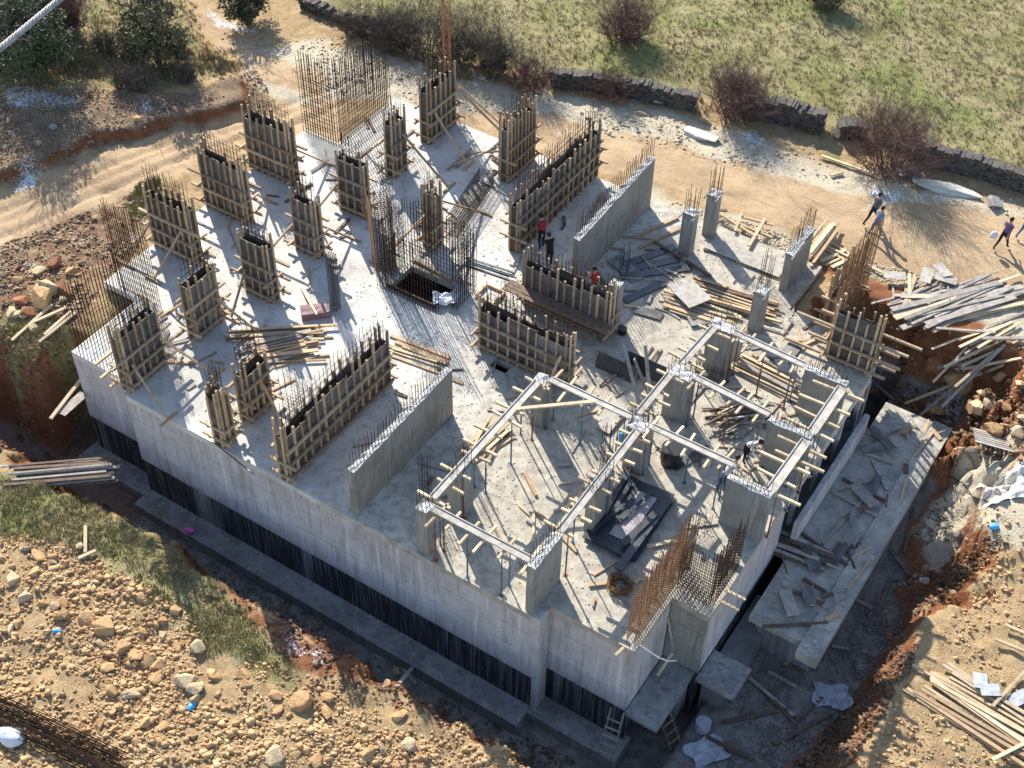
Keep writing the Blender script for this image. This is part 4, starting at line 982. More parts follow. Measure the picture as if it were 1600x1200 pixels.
c = P(1075, 468); panel('broad striped panel lying askew on the left stack', (c.x, c.y), 1.7, 1.2, wang(1050, 440, 1110, 500), 'woodg_' if False else 'beamboard', .42, .03)
c = P(1152, 565); panel('weathered panel standing beside the broad rear column', (c.x-.2, c.y), .5, 1.9, .1, 'beamboard', .0, .04, 0, tx=1.35)
for k, (px, py) in enumerate(((1445, 440), (1470, 432), (1475, 445), (1395, 440))):
    c = G(px, py); panel('crumpled metal sheet on top of the jumble by the road', (c.x, c.y), .95, .5, R.uniform(0, 3), 'beamboard', c.z+.35, .02, R.uniform(-.2, .2), name='metal_sheet', gp='metal sheets by the road')
for k, (px, py) in enumerate(((1545, 1082), (1530, 1068), (1590, 1095))):
    c = G(px, py); panel('small torn grey sheet among the lower right timbers', (c.x, c.y), .7, .5, R.uniform(0, 3), 'tarp', c.z+.16, .02, R.uniform(-.2, .2), name='metal_sheet', gp='torn sheets lower right')

for k in range(9):
    panel('dull form panel lying on the terrace among the boards', (R.uniform(-8.0, -6.8), 31.8+1.3*k+R.uniform(-.4, .4)), R.uniform(.7, 1.6), R.uniform(.3, .6), R.uniform(0, 3), R.choice(('plyg', 'ply', 'woodg')), -2.84+.028*(k % 3), .025, gp='form panels on the terrace')
for k, (x, y) in enumerate(((-17.2, 37.0), (-16.2, 41.2), (-12.6, 41.2), (-12.3, 37.2), (-13.0, 34.2), (-17.0, 43.2), (-18.3, 40.6), (-11.9, 40.2), (-20.6, 42.6), (-16.6, 34.4), (-20.8, 28.2), (-12.2, 28.2))):
    panel('worn form panel lying flat on the floor of the right half', (x+R.uniform(-.3, .3), y+R.uniform(-.3, .3)), R.uniform(.8, 1.9), R.uniform(.35, .8), R.uniform(0, 3), R.choice(('plyg', 'ply', 'woodg', 'beamboard')), .06+.03*(k % 2), .025, R.uniform(-.03, .03), gp='worn panels on the right floor')
# pallet
c = G(1550, 700)
t = thing('slatted_pallet', 'weathered slatted pallet tilted on the red bank at the right', 'pallet', (c.x, c.y, c.z+.35), .35)
t.rotation_euler = (-.35, .1, .3)
for k in range(7):
    q = MB(); q.box(-.85, -.62+k*.19, .05, .85, -.62+k*.19+.13, .08); q.build('slat', M['woodg'], t)
for k in (-.7, 0, .7):
    q = MB(); q.box(k-.05, -.62, -.06, k+.05, .65, .048); q.build('bearer', M['woodd'], t)

# ladders
def ladder(label, a, b_, wd=.45, m='woodg'):
    a = Vector(a); b_ = Vector(b_); d = b_-a; L = d.length
    t = thing('wooden_ladder', label, 'ladder', a); t.rotation_euler = d.to_track_quat('Z', 'Y').to_euler()
    for s in (-1, 1):
        q = MB(); q.box(s*wd/2-.03, -.04, 0, s*wd/2+.03, .04, L); q.build('rail', M[m], t)
    n = int(L/.38)
    for i in range(n):
        q = MB(); q.box(-wd/2-.05, .042, .25+i*.38, wd/2+.05, .08, .25+i*.38+.07); q.build('rung', M[m], t)
ladder('wooden ladder leaning in the recess below the orange rebar', P(1055, 1020, -3.5), P(1045, 955, -1.0), .5)
ladder('wooden ladder at the foot of the front right corner', P(945, 1185, -5.7), P(965, 1110, -3.6), .5)
ladder('dark ladder going down from the ledge on the right', G(1055, 1165, .05), P(1030, 1095, -3.6), .5, 'woodd')
# striped tape / hose, boards out of the slab edge
def tubething(name, label, cat, pts, r, m, n=6, gp=None):
    q = MB(); c = Vector(pts[0]); q.tube([Vector(p)-c for p in pts], [r]*len(pts), n); o = q.build(name, M[m]); o.location = c
    return tag(o, label, cat, gp)
tubething('warning_tape', 'sagging pale tape strung from the corner rebar to the ladder', 'tape', [P(1000, 1008, .15), P(1015, 1018, -.1), P(1030, 1028, -.5), P(1045, 1033, -.9), P(1057, 1032, -1.2)], .025, 'white')
for x0, y0, x1, y1, lb in ((975, 1012, 962, 1024, 'light board end poking out over the front right corner'), (1050, 1022, 1028, 1055, 'lit board hanging over the ledge')):
    plank(P(x0, y0, .02 if x0 == 975 else -2.4), P(x1, y1, -.1 if x0 == 975 else -2.6), lb, 'boards poking out at the front right', 'pale', .1, .06)
for x0, y0, x1, y1, lb in ((1133, 922, 1165, 938, 'upper lit board end poking over the right wall'), (1122, 938, 1155, 955, 'lower lit board end poking over the right wall')):
    plank(P(x0, y0, .12), P(x1, y1, .12), lb, 'board ends over the right wall', 'pale', .1, .06)
for k in range(7):
    a = P(728+R.uniform(-3, 3), 402+k*2, .03); b_ = P(800+R.uniform(-6, 6), 425+k*2.2, .03)
    tubething('steel_tube', 'long blue grey tube in the bundle lying right of the core rebar', 'tube', [a+Vector((0, 0, (k % 3)*.05)), b_+Vector((0, 0, (k % 3)*.05))], .03, 'blue' if k % 2 else 'greyst', 6, 'tubes right of the core rebar')
for i in range(2):
    k = 3
    a = P(332+10*i, 690+8*i, .04); b_ = P(385+10*i, 732+8*i, .04)
    tubething('steel_tube', 'pale tube lying along the front slab edge by the reddish post form', 'tube', [a, b_], .03, 'greyst', 6, 'tubes on the front slab edge')
tubething('black_hose', 'black hose running down the red bank on the right', 'hose', [G(1530, 640, .1), G(1528, 665, .1), G(1510, 690, .1), G(1492, 712, .1), G(1484, 735, .1)], .04, 'black')
tubething('black_hose', 'thin dark cable trailing over the pale rubble on the right', 'hose', [G(1482, 745, .06), G(1505, 755, .06), G(1520, 778, .06), G(1545, 785, .06)], .025, 'black')
# hatch and floor holes edging
t = thing('timber_hatch', 'small square timber frame round a floor hatch right of the core', 'frame', (*wc(766, 462), 0), .0)
for a, b_ in (((-.45, -.45), (.45, -.45)), ((.45, -.38), (.45, .38)), ((.45, .45), (-.45, .45)), ((-.45, .38), (-.45, -.38))):
    q = MB(); q.bar((*a, .06), (*b_, .06), .06, .14); q.build('side_board', M['wood'], t)
# pink block with a stick, buckets
p = P(493, 492); t = thing('foam_block', 'dusty pink block on the slab with a yellow stick across it', 'block', (p.x, p.y, 0), wang(473, 490, 512, 485))
q = MB(); rough_box(q, -.6, -.3, 0, .6, .3, .36, amp=.02); q.build('block', [M['pink'], M['pink']], t)
plank(P(470, 448, .05), P(495, 492, .5), 'yellow stick leaning on the pink block', None, 'pale', .08, .04, 'stick', 'stick')
def drum(label, p, r, h, m, name='plastic_drum', cat='drum'):
    t = thing(name, label, cat, p); q = MB()
    q.tube([(0, 0, 0), (0, 0, h*.3), (0, 0, h*.33), (0, 0, h*.66), (0, 0, h*.69), (0, 0, h)], [r*.95, r, r*1.04, r*1.04, r, r*.97], 16); q.build('body', M[m], t)
    q = MB(); q.tube([(0, 0, h+.003), (0, 0, h+.03)], [r*1.02, r*1.02], 16); q.build('rim', M[m], t)
drum('black drum standing under the first right cross beam', P(1048, 722), .42, .8, 'black')
drum('blue plastic can standing behind the middle beam', P(972, 695), .17, .75, 'cyan')
drum('black bucket on the slab beside the left row of forms', P(318, 393), .22, .25, 'black', 'bucket', 'bucket')
drum('black bucket at the foot of the pale column', P(972, 520), .2, .25, 'black', 'bucket', 'bucket')
drum('white container at the bottom of the right pit', G(1097, 1140), .28, .5, 'tarp', 'container', 'container')
# rusty coil on the slab
q = MB()
for k in range(60):
    a = R.uniform(0, 6.28); rr = R.uniform(.2, .5)
    pts = [(rr*math.cos(a+i*.7), rr*math.sin(a+i*.7), .02+R.uniform(0, .35)) for i in range(5)]
    q.tube(pts, [.012]*5, 4)
o = q.build('rebar_tangle', M['rebaro']); o.location = P(968, 918); tag(o, 'orange tangle of rusty tie wire on the front right slab', 'wire')
# tarps, bags, litter
def cloth(label, c, sx, sy, rz, m, amp, name='tarpaulin', cat='tarp', n=30, seed=1, gp=None):
    rr = np.random.RandomState(seed); q = MB()
    vs = []
    for i in range(n+1):
        for j in range(n+1):
            u, v = i/n-.5, j/n-.5
            e_ = 1+.25*math.sin(7*v+seed)*abs(u)+.2*math.sin(9*u+2*seed)*abs(v)
            x, y = u*sx*e_, v*sy*e_
            X = c[0]+x*math.cos(rz)-y*math.sin(rz); Y = c[1]+x*math.sin(rz)+y*math.cos(rz)
            vs.append((X-c[0], Y-c[1], gz(X, Y)-c[2]+.06+amp*float(abs(fbm(X*2.2, Y*2.2, seed)))*2))
    q.add(vs, [(i*(n+1)+j, (i+1)*(n+1)+j, (i+1)*(n+1)+j+1, i*(n+1)+j+1) for i in range(n) for j in range(n)])
    o = q.build(name, M[m]); o.location = c; tag(o, label, cat, gp)
    for p_ in o.data.polygons: p_.use_smooth = True
    so_ = o.modifiers.new('solid', 'SOLIDIFY'); so_.thickness = .012
cloth('large pale tarpaulin dropped on the floor of the right pit', G(1300, 1090), 1.4, 1.0, .5, 'tarp', .3, seed=3)
cloth('blue white sheet lying at the bottom edge of the pit', G(1105, 1175), 1.4, 1.0, 1.0, 'tarp', .2, seed=6)
cloth('grey white cement spill sheet on the right bank', G(1575, 770), 2.0, 1.5, .7, 'rock_w', .12, 'cement_crust', 'concrete', seed=9)
cloth('white plastic litter on the snow by the road', G(1372, 305), .8, .35, .3, 'white', .3, 'plastic_sheet', 'litter', seed=4)
def lump(label, c, sx, sy, sz, m, name, cat, rz=0, seed=0, gp=None):
    bm = bmesh.new(); bmesh.ops.create_icosphere(bm, subdivisions=3, radius=1)
    for v in bm.verts:
        n_ = float(fbm(v.co.x*1.7+seed*3.1+v.co.z, v.co.y*1.7-v.co.z*1.3, seed, 3)); v.co *= 1+n_*.7
        v.co.x *= sx; v.co.y *= sy; v.co.z *= sz
    me_ = bpy.data.meshes.new(name); bm.to_mesh(me_); bm.free(); me_.materials.append(M[m])
    for p_ in me_.polygons: p_.use_smooth = True
    o = link(name, me_); o.location = c; o.rotation_euler = (0, 0, rz); return tag(o, label, cat, gp)
c = G(20, 1155); lump('full white sack lying beside the rebar bundle at the lower left', c+Vector((0, 0, .2)), .5, .34, .26, 'white', 'sack', 'sack', .3, 4)
c = G(300, 1105); lump('bright blue crumpled plastic among the rocks', c+Vector((0, 0, .08)), .14, .2, .1, 'cyan', 'plastic_litter', 'litter', .3, 5)
c = G(90, 987); lump('small blue rag at the upper left of the rubble', c+Vector((0, 0, .05)), .18, .09, .06, 'cyan', 'plastic_litter', 'litter', .5, 6)
c = P(297, 831, -5.75); lump('bright pink bag on the footing ledge below the facade', c+Vector((0, 0, .1)), .22, .13, .13, 'magenta', 'plastic_bag', 'litter', .5, 7)
c = G(1552, 826); lump('small blue bag on the right bank', c+Vector((0, 0, .1)), .2, .16, .12, 'cyan', 'plastic_bag', 'litter', .5, 8)
c = G(488, 15); lump('light blue plastic bag caught by the far bushes', c+Vector((0, 0, .2)), .18, .14, .3, 'cyan', 'plastic_bag', 'litter', .5, 9)
c = G(1421, 232); lump('pale blue rag caught on the big red bush', c+Vector((0, 0, .5)), .16, .1, .3, 'tarp', 'plastic_bag', 'litter', .5, 10)
# rebar bundle lower left
t = thing('rebar_bundle', 'dark bundle of long rebar rods lying on the soil at the lower left corner', 'rebar', G(60, 1130))
c0 = Vector(t.location); a0 = G(-60, 1085); b0 = G(185, 1195); d0 = (b0-a0)
n0 = Vector((-d0.y, d0.x, 0)).normalized()
q = MB()
for k in range(70):
    o_ = n0*R.uniform(-.75, .45); s_ = d0*R.uniform(-.05, .05)
    a = a0+o_+s_; b_ = b0+o_*R.uniform(.7, 1.1)+s_
    mid = (a+b_)/2
    za, zm, zb = gz(a.x, a.y), gz(mid.x, mid.y), gz(b_.x, b_.y); hh = .06+R.uniform(0, .3)
    q.tube([Vector((a.x, a.y, za+hh))-c0, Vector((mid.x, mid.y, max(zm, (za+zb)/2)+hh+.05))-c0, Vector((b_.x, b_.y, zb+hh))-c0], [.012]*3, 4)
q.build('long_bars', M['rebar'], t)

# orange lattice mast and steel rope
mp = P(689, 178, -.2)
t = thing('lattice_mast', 'slim orange lattice mast rising behind the rear wall form out of the picture', 'mast', (mp.x, mp.y+.6, -.3), .3)
Hm = 16.0; hw = .15
for sx in (-1, 1):
    for sy in (-1, 1):
        q = MB(); q.rod((sx*hw, sy*hw, 0), (sx*hw, sy*hw, Hm), .024, 6); q.build('leg', M['orange'], t)
q = MB(); z = .2; fl = 1
while z < Hm-.5:
    c = [(-hw, -hw), (hw, -hw), (hw, hw), (-hw, hw)]
    for i in range(4):
        a, b_ = c[i], c[(i+1) % 4]
        q.rod((*a, z), (*b_, z), .016); q.rod((*(a if fl else b_), z), (*(b_ if fl else a), z+.5), .016)
    z += .5; fl = 1-fl
q.build('lacing', M['orange'], t)
q = MB(); q.box(-.4, -.4, -.1, .4, .4, .02); q.build('base_plate', M['orange'], t)
def ray(px, py, dist):
    d = RX*((px-800)/F)+UX*(-(py-600)/F)+fwd; d = d/np.linalg.norm(d); return Vector(CAM+d*dist)
a = ray(0, 76, 5.0); b_ = ray(92, 0, 5.2); d = (b_-a).normalized()
a2, b2 = a-d*9, b_+d*9
c0 = a2.copy(); L = (b2-a2).length
u = d.cross(Vector((0, 0, 1))).normalized(); v = u.cross(d)
t = thing('steel_rope', 'thick twisted steel rope crossing close in the upper left corner', 'rope', c0)
for s in range(6):
    q = MB(); n = int(L/.012); pts = []
    for i in range(n+1):
        th = i*.012/.11*2*PI+s*PI/3; pts.append(d*(i*.012)+u*(.0072*math.cos(th))+v*(.0072*math.sin(th)))
    q.tube(pts, [.0046]*len(pts), 5); q.build('strand', M['galv'], t)

# ================================================================ STONE WALLS
def stone_wall(label, pts, h=.95, th=.55, seed=0):
    rr = random.Random(seed); W = [G(*p) for p in pts]; c = W[0].copy()
    q = MB()
    for a, b_ in zip(W[:-1], W[1:]):
        d = (b_-a); L = d.length; d.normalize(); n = Vector((-d.y, d.x, 0)).normalized()
        z = -.25
        while z < h:
            hh = rr.uniform(.09, .18); x = -rr.uniform(0, .3)
            while x < L:
                l = rr.uniform(.14, .38)
                p0 = a+d*x-c; p0.z = a.z+(b_.z-a.z)*min(1, max(0, x/L))-c.z
                top = min(hh, h+rr.uniform(-.16, .1)-z)
                if top > .05:
                    o_ = rr.uniform(-.05, .05)
                    vs = []
                    for (ax, ay, az) in ((0, -1, 0), (1, -1, 0), (1, 1, 0), (0, 1, 0), (0, -1, 1), (1, -1, 1), (1, 1, 1), (0, 1, 1)):
                        vs.append(p0+d*(ax*(l-.01)+rr.uniform(-.03, .03))+n*(ay*th/2+o_+rr.uniform(-.05, .05))+Vector((0, 0, z+az*top+rr.uniform(-.025, .025))))
                    q.add(vs, [(0, 3, 2, 1), (4, 5, 6, 7), (0, 1, 5, 4), (1, 2, 6, 5), (2, 3, 7, 6), (3, 0, 4, 7)])
                x += l
            z += hh
    o = q.build('stone_wall', M['drystone']); o.location = c; tag(o, label, 'stone wall', 'dry stone walls at the edge of the field')
stone_wall('long dark dry stone wall at the edge of the field behind the pale boulder', [(862, 133), (960, 145), (1080, 170)], .95, seed=1)
stone_wall('thick rounded stretch of dry stone wall between the two red bushes', [(1165, 178), (1225, 190), (1278, 205)], 1.15, .7, 2)
stone_wall('short broken end of dry stone wall left of the biggest red bush', [(1310, 212), (1345, 214)], .9, .8, 3)
stone_wall('dark dry stone wall running off the right edge of the picture', [(1430, 250), (1520, 275), (1620, 305)], 1.1, seed=4)
stone_wall('low tumbled stone wall beyond the far left bushes', [(475, 10), (540, 38), (600, 60)], .6, seed=5)

# ================================================================ ROCKS
def rock_mesh(seed, m, boxy=.5, npt=17):
    rr = random.Random(seed); bm = bmesh.new()
    for _ in range(npt):
        d = Vector((rr.gauss(0, 1), rr.gauss(0, 1), rr.gauss(0, 1))).normalized()
        m_ = max(abs(d.x), abs(d.y), abs(d.z)); d = d*(1-boxy+boxy/m_)*rr.uniform(.75, 1.0)
        bm.verts.new(d)
    bmesh.ops.convex_hull(bm, input=list(bm.verts))
    bmesh.ops.delete(bm, geom=[v for v in bm.verts if not v.link_faces], context='VERTS')
    bmesh.ops.bevel(bm, geom=list(bm.edges), offset=.05, segments=1, affect='EDGES', profile=.5)
    bmesh.ops.triangulate(bm, faces=list(bm.faces))
    bmesh.ops.subdivide_edges(bm, edges=list(bm.edges), cuts=1)
    for v in bm.verts: v.co *= 1+rr.uniform(-.03, .03)
    me_ = bpy.data.meshes.new('rock'); bm.to_mesh(me_); bm.free(); me_.materials.append(M[m]); return me_
RM = {m: [rock_mesh(k*11+i, m) for k in range(6)] for i, m in enumerate(('rock_o', 'rock_p', 'rock_g', 'rock_r', 'rock_w'))}
SLABS = {m: [rock_mesh(300+k, m, .97, 11) for k in range(4)] for m in ('rock_w', 'rock_g', 'rock_p')}
def rock(p, s, m, lb, gp, flat=.7, sq=None):
    o = link('rock', R.choice(SLABS[m] if sq and m in SLABS else RM[m])); o.location = (p[0], p[1], p[2]+s*flat*.16)
    k = sq or (R.uniform(.8, 1.4), R.uniform(.65, 1.05), flat*R.uniform(.8, 1.1))
    o.scale = (s*k[0], s*k[1], s*k[2]); o.rotation_euler = (R.uniform(-.3, .3), R.uniform(-.3, .3), R.uniform(0, 6.28))
    return tag(o, lb, 'rock', gp)
def scatter_px(n, poly, smin, smax, mats, lb, gp, power=2.2):
    xs = [a for a, _ in poly]; ys = [b for _, b in poly]; k = 0; tries = 0
    while k < n and tries < n*60:
        tries += 1
        x, y = R.uniform(min(xs), max(xs)), R.uniform(min(ys), max(ys))
        if poly_sd(np.array([x]), np.array([y]), poly)[0] < 0: continue
        p = G(x, y); s = smin+(smax-smin)*R.random()**power
        rock(p, s, R.choice(mats), lb, gp); k += 1
big = [(60, 870, .30), (125, 855, .2), (40, 935, .33), (100, 962, .36), (135, 970, .4), (165, 985, .42), (190, 1015, .34), (212, 1025, .28), (168, 1045, .27), (310, 1015, .36), (232, 1033, .3), (245, 1040, .24), (290, 1065, .38), (305, 1075, .32), (338, 1060, .28), (175, 1080, .33), (205, 1085, .3), (228, 1130, .24), (275, 955, .3), (220, 935, .25), (470, 1098, .5), (515, 1092, .3), (510, 1115, .24), (435, 1110, .2), (430, 1185, .42), (495, 1190, .26), (250, 1160, .22), (325, 1120, .2), (20, 905, .28), (68, 945, .26), (380, 1055, .3), (385, 1070, .25), (620, 1050, .2), (605, 1070, .18), (575, 1180, .32), (640, 1165, .3)]
for x, y, s in big:
    rock(G(x, y), s*1.12, R.choice(('rock_o', 'rock_o', 'rock_o', 'rock_p')), 'large ochre limestone block in the rubble before the pit', 'large blocks in the front rubble')
rub = [(0, 850), (120, 860), (240, 930), (330, 1010), (430, 1060), (560, 1080), (650, 1120), (760, 1160), (820, 1200), (0, 1200)]
scatter_px(160, rub, .09, .26, ('rock_o', 'rock_o', 'rock_o', 'rock_p'), 'mid sized ochre stone scattered through the front rubble', 'mid sized stones in the front rubble')
scatter_px(18, [(20, 405), (110, 400), (130, 470), (60, 520), (0, 480)], .15, .5, ('rock_o', 'rock_r', 'rock_p'), 'boulder in the brown heap left of the slab corner', 'boulders left of the slab corner', 1.4)
scatter_px(16, [(0, 140), (160, 150), (260, 150), (250, 185), (120, 215), (0, 260)], .1, .3, ('rock_p', 'rock_g', 'rock_o'), 'stone on the brown bank above the left track', 'stones on the bank above the left track')
scatter_px(24, [(1450, 560), (1600, 600), (1600, 700), (1500, 650), (1440, 640)], .12, .5, ('rock_r', 'rock_o', 'rock_p'), 'red stained boulder on the right bank of the pit', 'boulders on the right bank', 1.6)
scatter_px(10, [(1200, 1050), (1400, 930), (1440, 850), (1500, 800), (1420, 1000), (1300, 1150)], .06, .22, ('rock_g', 'rock_p', 'rock_r'), 'stone lying on the shaded floor of the right pit', 'stones on the right pit floor')
scatter_px(18, [(700, 115), (860, 145), (1000, 165), (1130, 200), (1260, 250), (1140, 245), (980, 205), (850, 170)], .08, .26, ('rock_p', 'rock_g', 'rock_w'), 'pale stone on the gravel strip beyond the dirt road', 'stones on the gravel strip beyond the road')
for x, y, s, m, sq, lb in ((1025, 160, .6, 'rock_w', (1.2, .8, .4), 'pale flat topped boulder before the long dry stone wall'), (1005, 180, .4, 'rock_p', (1.3, .8, .4), 'tan pointed boulder just below the pale flat topped one'), (1095, 212, .8, 'rock_w', (1.4, .6, .16), 'long white slab of rock between the wall and the road'), (1480, 300, 1.1, 'rock_w', (1.7, .55, .22), 'long pale rock slab beside the road below the right wall'), (1425, 272, .55, 'rock_g', (.8, .6, 1.0), 'upright grey boulder under the biggest red bush'), (1405, 275, .45, 'rock_g', (1.2, .7, .5), 'low grey boulder left of the upright one'), (1550, 322, .5, 'rock_g', (1.1, 1.0, .7), 'rounded grey boulder at the end of the long pale slab'), (975, 62, .3, 'rock_w', (1, .8, .6), 'white stone under the lone bush in the field'), (1098, 190, .3, 'rock_p', (1.5, .5, .4), 'pinkish flat stone by the wall'), (65, 465, .75, 'rock_o', (1.2, .9, .8), 'largest orange boulder in the heap left of the slab'), (80, 455, .6, 'rock_p', (.8, .9, 1.0), 'round snow capped boulder at the left heap'), (1360, 615, .5, 'rock_o', (1, .8, .8), 'boulder in the bank under the right corner form'), (1500, 600, .8, 'rock_o', (1.1, .8, .8), 'big earthy boulder at the top of the right pit bank'), (1460, 575, .45, 'rock_r', (1, 1, .9), 'red boulder beside the boards on the right bank')):
    o = rock(G(x, y), s, m, lb, None, .7, sq)
    o.rotation_euler = (R.uniform(-.08, .08), R.uniform(-.08, .08), wang(1440, 285, 1530, 322)+R.uniform(-.15, .15))

slab_debris(6000, 71)
# gravel (uncountable)
def gravel(name, n, poly, smin, smax, m, seed, cond=None):
    rr = np.random.RandomState(seed)
    W = np.array([tuple(G(*p)[:2]) for p in poly]); lo, hi = W.min(0), W.max(0)
    x = rr.uniform(lo[0], hi[0], n*4); y = rr.uniform(lo[1], hi[1], n*4)
    k = poly_sd(x, y, [tuple(a) for a in W]) > 0
    k &= (fbm(x*.55, y*.55, seed)*1.9+.06 > rr.uniform(-.25, .35, len(x)))
    k &= poly_sd(x, y, FOOT) < -.1
    x = x[k][:n]; y = y[k][:n]; n = len(x)
    z = ground(x, y)
    s = smin+(smax-smin)*rr.random_sample(n)**4.5
    o = np.array([(1, 0, 0), (0, 1, 0), (-1, 0, 0), (0, -1, 0), (0, 0, .8), (0, 0, -.8)], float)
    V = o[None]*rr.uniform(.55, 1.25, (n, 6, 1))+rr.uniform(-.25, .25, (n, 6, 3))
    a = rr.uniform(0, 6.28, n); ca, sa = np.cos(a), np.sin(a)
    X = V[..., 0]*ca[:, None]-V[..., 1]*sa[:, None]; Y = V[..., 0]*sa[:, None]+V[..., 1]*ca[:, None]
    V = np.stack([X*1.2, Y*.9, V[..., 2]*.8], -1)*s[:, None, None]+np.stack([x, y, z+s*.3], -1)[:, None, :]
    f = np.array([(0, 1, 4), (1, 2, 4), (2, 3, 4), (3, 0, 4), (1, 0, 5), (2, 1, 5), (3, 2, 5), (0, 3, 5)])
    Fa = (f[None]+np.arange(n)[:, None, None]*6).reshape(-1, 3)
    fast_mesh(name, V.reshape(-1, 3), Fa, m)
gravel('rubble', 3000, [(-10, 850), (120, 860), (240, 930), (330, 1005), (430, 1060), (560, 1090), (650, 1130), (760, 1180), (800, 1215), (-10, 1215)], .06, .19, 'gravel', 51)
gravel('rubble', 17000, [(-10, 840), (120, 850), (240, 920), (330, 990), (440, 1045), (560, 1075), (650, 1100), (760, 1140), (860, 1215), (-10, 1215)], .02, .10, 'gravel', 11)
gravel('rubble', 7000, [(-250, 830), (-10, 850), (-10, 1215), (860, 1215), (1000, 1230), (1240, 1230), (1330, 1215), (1640, 1215), (1640, 600), (1900, 750), (1900, 1500), (1000, 1600), (-250, 1500)], .03, .16, 'gravel', 19)
gravel('rubble', 9000, [(-10, 130), (160, 140), (270, 140), (400, 110), (430, 160), (200, 225), (-10, 290)], .025, .10, 'gravelb', 12)
gravel('rubble', 5000, [(-10, 390), (220, 298), (240, 360), (110, 540), (-10, 550)], .03, .12, 'gravelb', 13)
gravel('rubble', 6000, [(1240, 420), (1640, 540), (1640, 1215), (1330, 1215), (1440, 1040), (1530, 900), (1440, 850), (1480, 690), (1390, 610), (1320, 480)], .03, .13, 'gravel', 14)
gravel('rubble', 6000, [(340, 60), (600, 60), (860, 140), (1130, 190), (1640, 330), (1640, 350), (1150, 260), (860, 190), (520, 150)], .03, .11, 'gravelg', 15)
gravel('rubble', 3500, [(1010, 300), (1300, 390), (1440, 430), (1420, 450), (1100, 380), (1010, 335)], .02, .08, 'gravelg', 16)
gravel('rubble', 3000, [(1150, 1040), (1290, 1040), (1420, 850), (1500, 720), (1500, 800), (1330, 1190), (1100, 1215)], .03, .12, 'mudstone', 17)
gravel('rubble', 2500, [(10, 600), (110, 560), (130, 640), (230, 760), (400, 900), (600, 1010), (600, 1060), (420, 960), (160, 760)], .03, .12, 'mudstone', 18)

M['clod'] = mat('earth_clod', (.22, .125, .068), .95, col2=(.095, .055, .035), scale=.8, sharp=(.35, .65))
gravel('earth_clods', 3600, [(1575, 850), (1510, 905), (1450, 1000), (1330, 1195), (1240, 1200), (1390, 1010), (1480, 890), (1540, 840)], .03, .15, 'clod', 61)
gravel('earth_clods', 1800, [(-10, 545), (120, 550), (140, 640), (110, 700), (-10, 720)], .03, .16, 'clod', 62)
gravel('earth_clods', 2600, [(150, 770), (270, 850), (440, 960), (560, 1040), (700, 1085), (900, 1190), (880, 1215), (700, 1140), (560, 1095), (420, 1010), (250, 890)], .025, .13, 'clod', 63)
gravel('earth_clods', 2600, [(1380, 560), (1440, 540), (1600, 620), (1640, 760), (1500, 700), (1400, 640)], .03, .2, 'clod', 64)
# ================================================================ GRASS, BUSHES, TREES
def grass(name, n, poly, hmin, hmax, seed, m='grass'):
    rr = np.random.RandomState(seed)
    W = np.array([tuple(P(*p, -.5 if p[1] < 700 else -2.4)[:2]) for p in poly]); lo, hi = W.min(0), W.max(0)
    x = rr.uniform(lo[0], hi[0], n*4); y = rr.uniform(lo[1], hi[1], n*4)
    k = (poly_sd(x, y, [tuple(a) for a in W])+fbm(x, y, seed)*1.5 > 0) & (fbm(x*.8, y*.8, seed+3) > rr.uniform(-.45, .25, len(x)))
    x = x[k][:n]; y = y[k][:n]; n = len(x); z = ground(x, y)
    nb = 7
    ox = x[:, None]+rr.normal(0, .06, (n, nb)); oy = y[:, None]+rr.normal(0, .06, (n, nb)); oz = np.repeat(z[:, None], nb, 1)-.02
    h = rr.uniform(hmin, hmax, (n, nb)); a = rr.uniform(0, 6.28, (n, nb)); ln = rr.uniform(.1, .8, (n, nb))*h
    wd = .012+.012*rr.random_sample((n, nb))
    b1 = np.stack([ox-np.sin(a)*wd, oy+np.cos(a)*wd, oz], -1); b2 = np.stack([ox+np.sin(a)*wd, oy-np.cos(a)*wd, oz], -1)
    tp = np.stack([ox+np.cos(a)*ln, oy+np.sin(a)*ln, oz+h], -1)
    V = np.stack([b1, b2, tp], 2).reshape(-1, 3)
    fast_mesh(name, V, np.arange(len(V)).reshape(-1, 3), m)
grass('grass', 9000, [(480, -30), (600, 40), (760, 92), (870, 112), (1080, 142), (1280, 188), (1400, 228), (1640, 300), (1640, -30)], .05, .14, 21)
grass('grass', 3000, [(-10, -20), (285, -20), (330, 70), (390, 105), (260, 150), (-10, 150)], .07, .2, 22)
grass('grass', 4500, [(-10, 740), (70, 745), (160, 775), (265, 852), (345, 912), (425, 988), (470, 1040), (455, 1070), (330, 1010), (230, 925), (130, 850), (-10, 835)], .04, .14, 23)
grass('grass', 900, [(-10, 490), (110, 500), (105, 540), (-10, 548)], .08, .22, 24)
grass('grass', 700, [(195, 315), (245, 290), (255, 350), (205, 345)], .08, .22, 25)

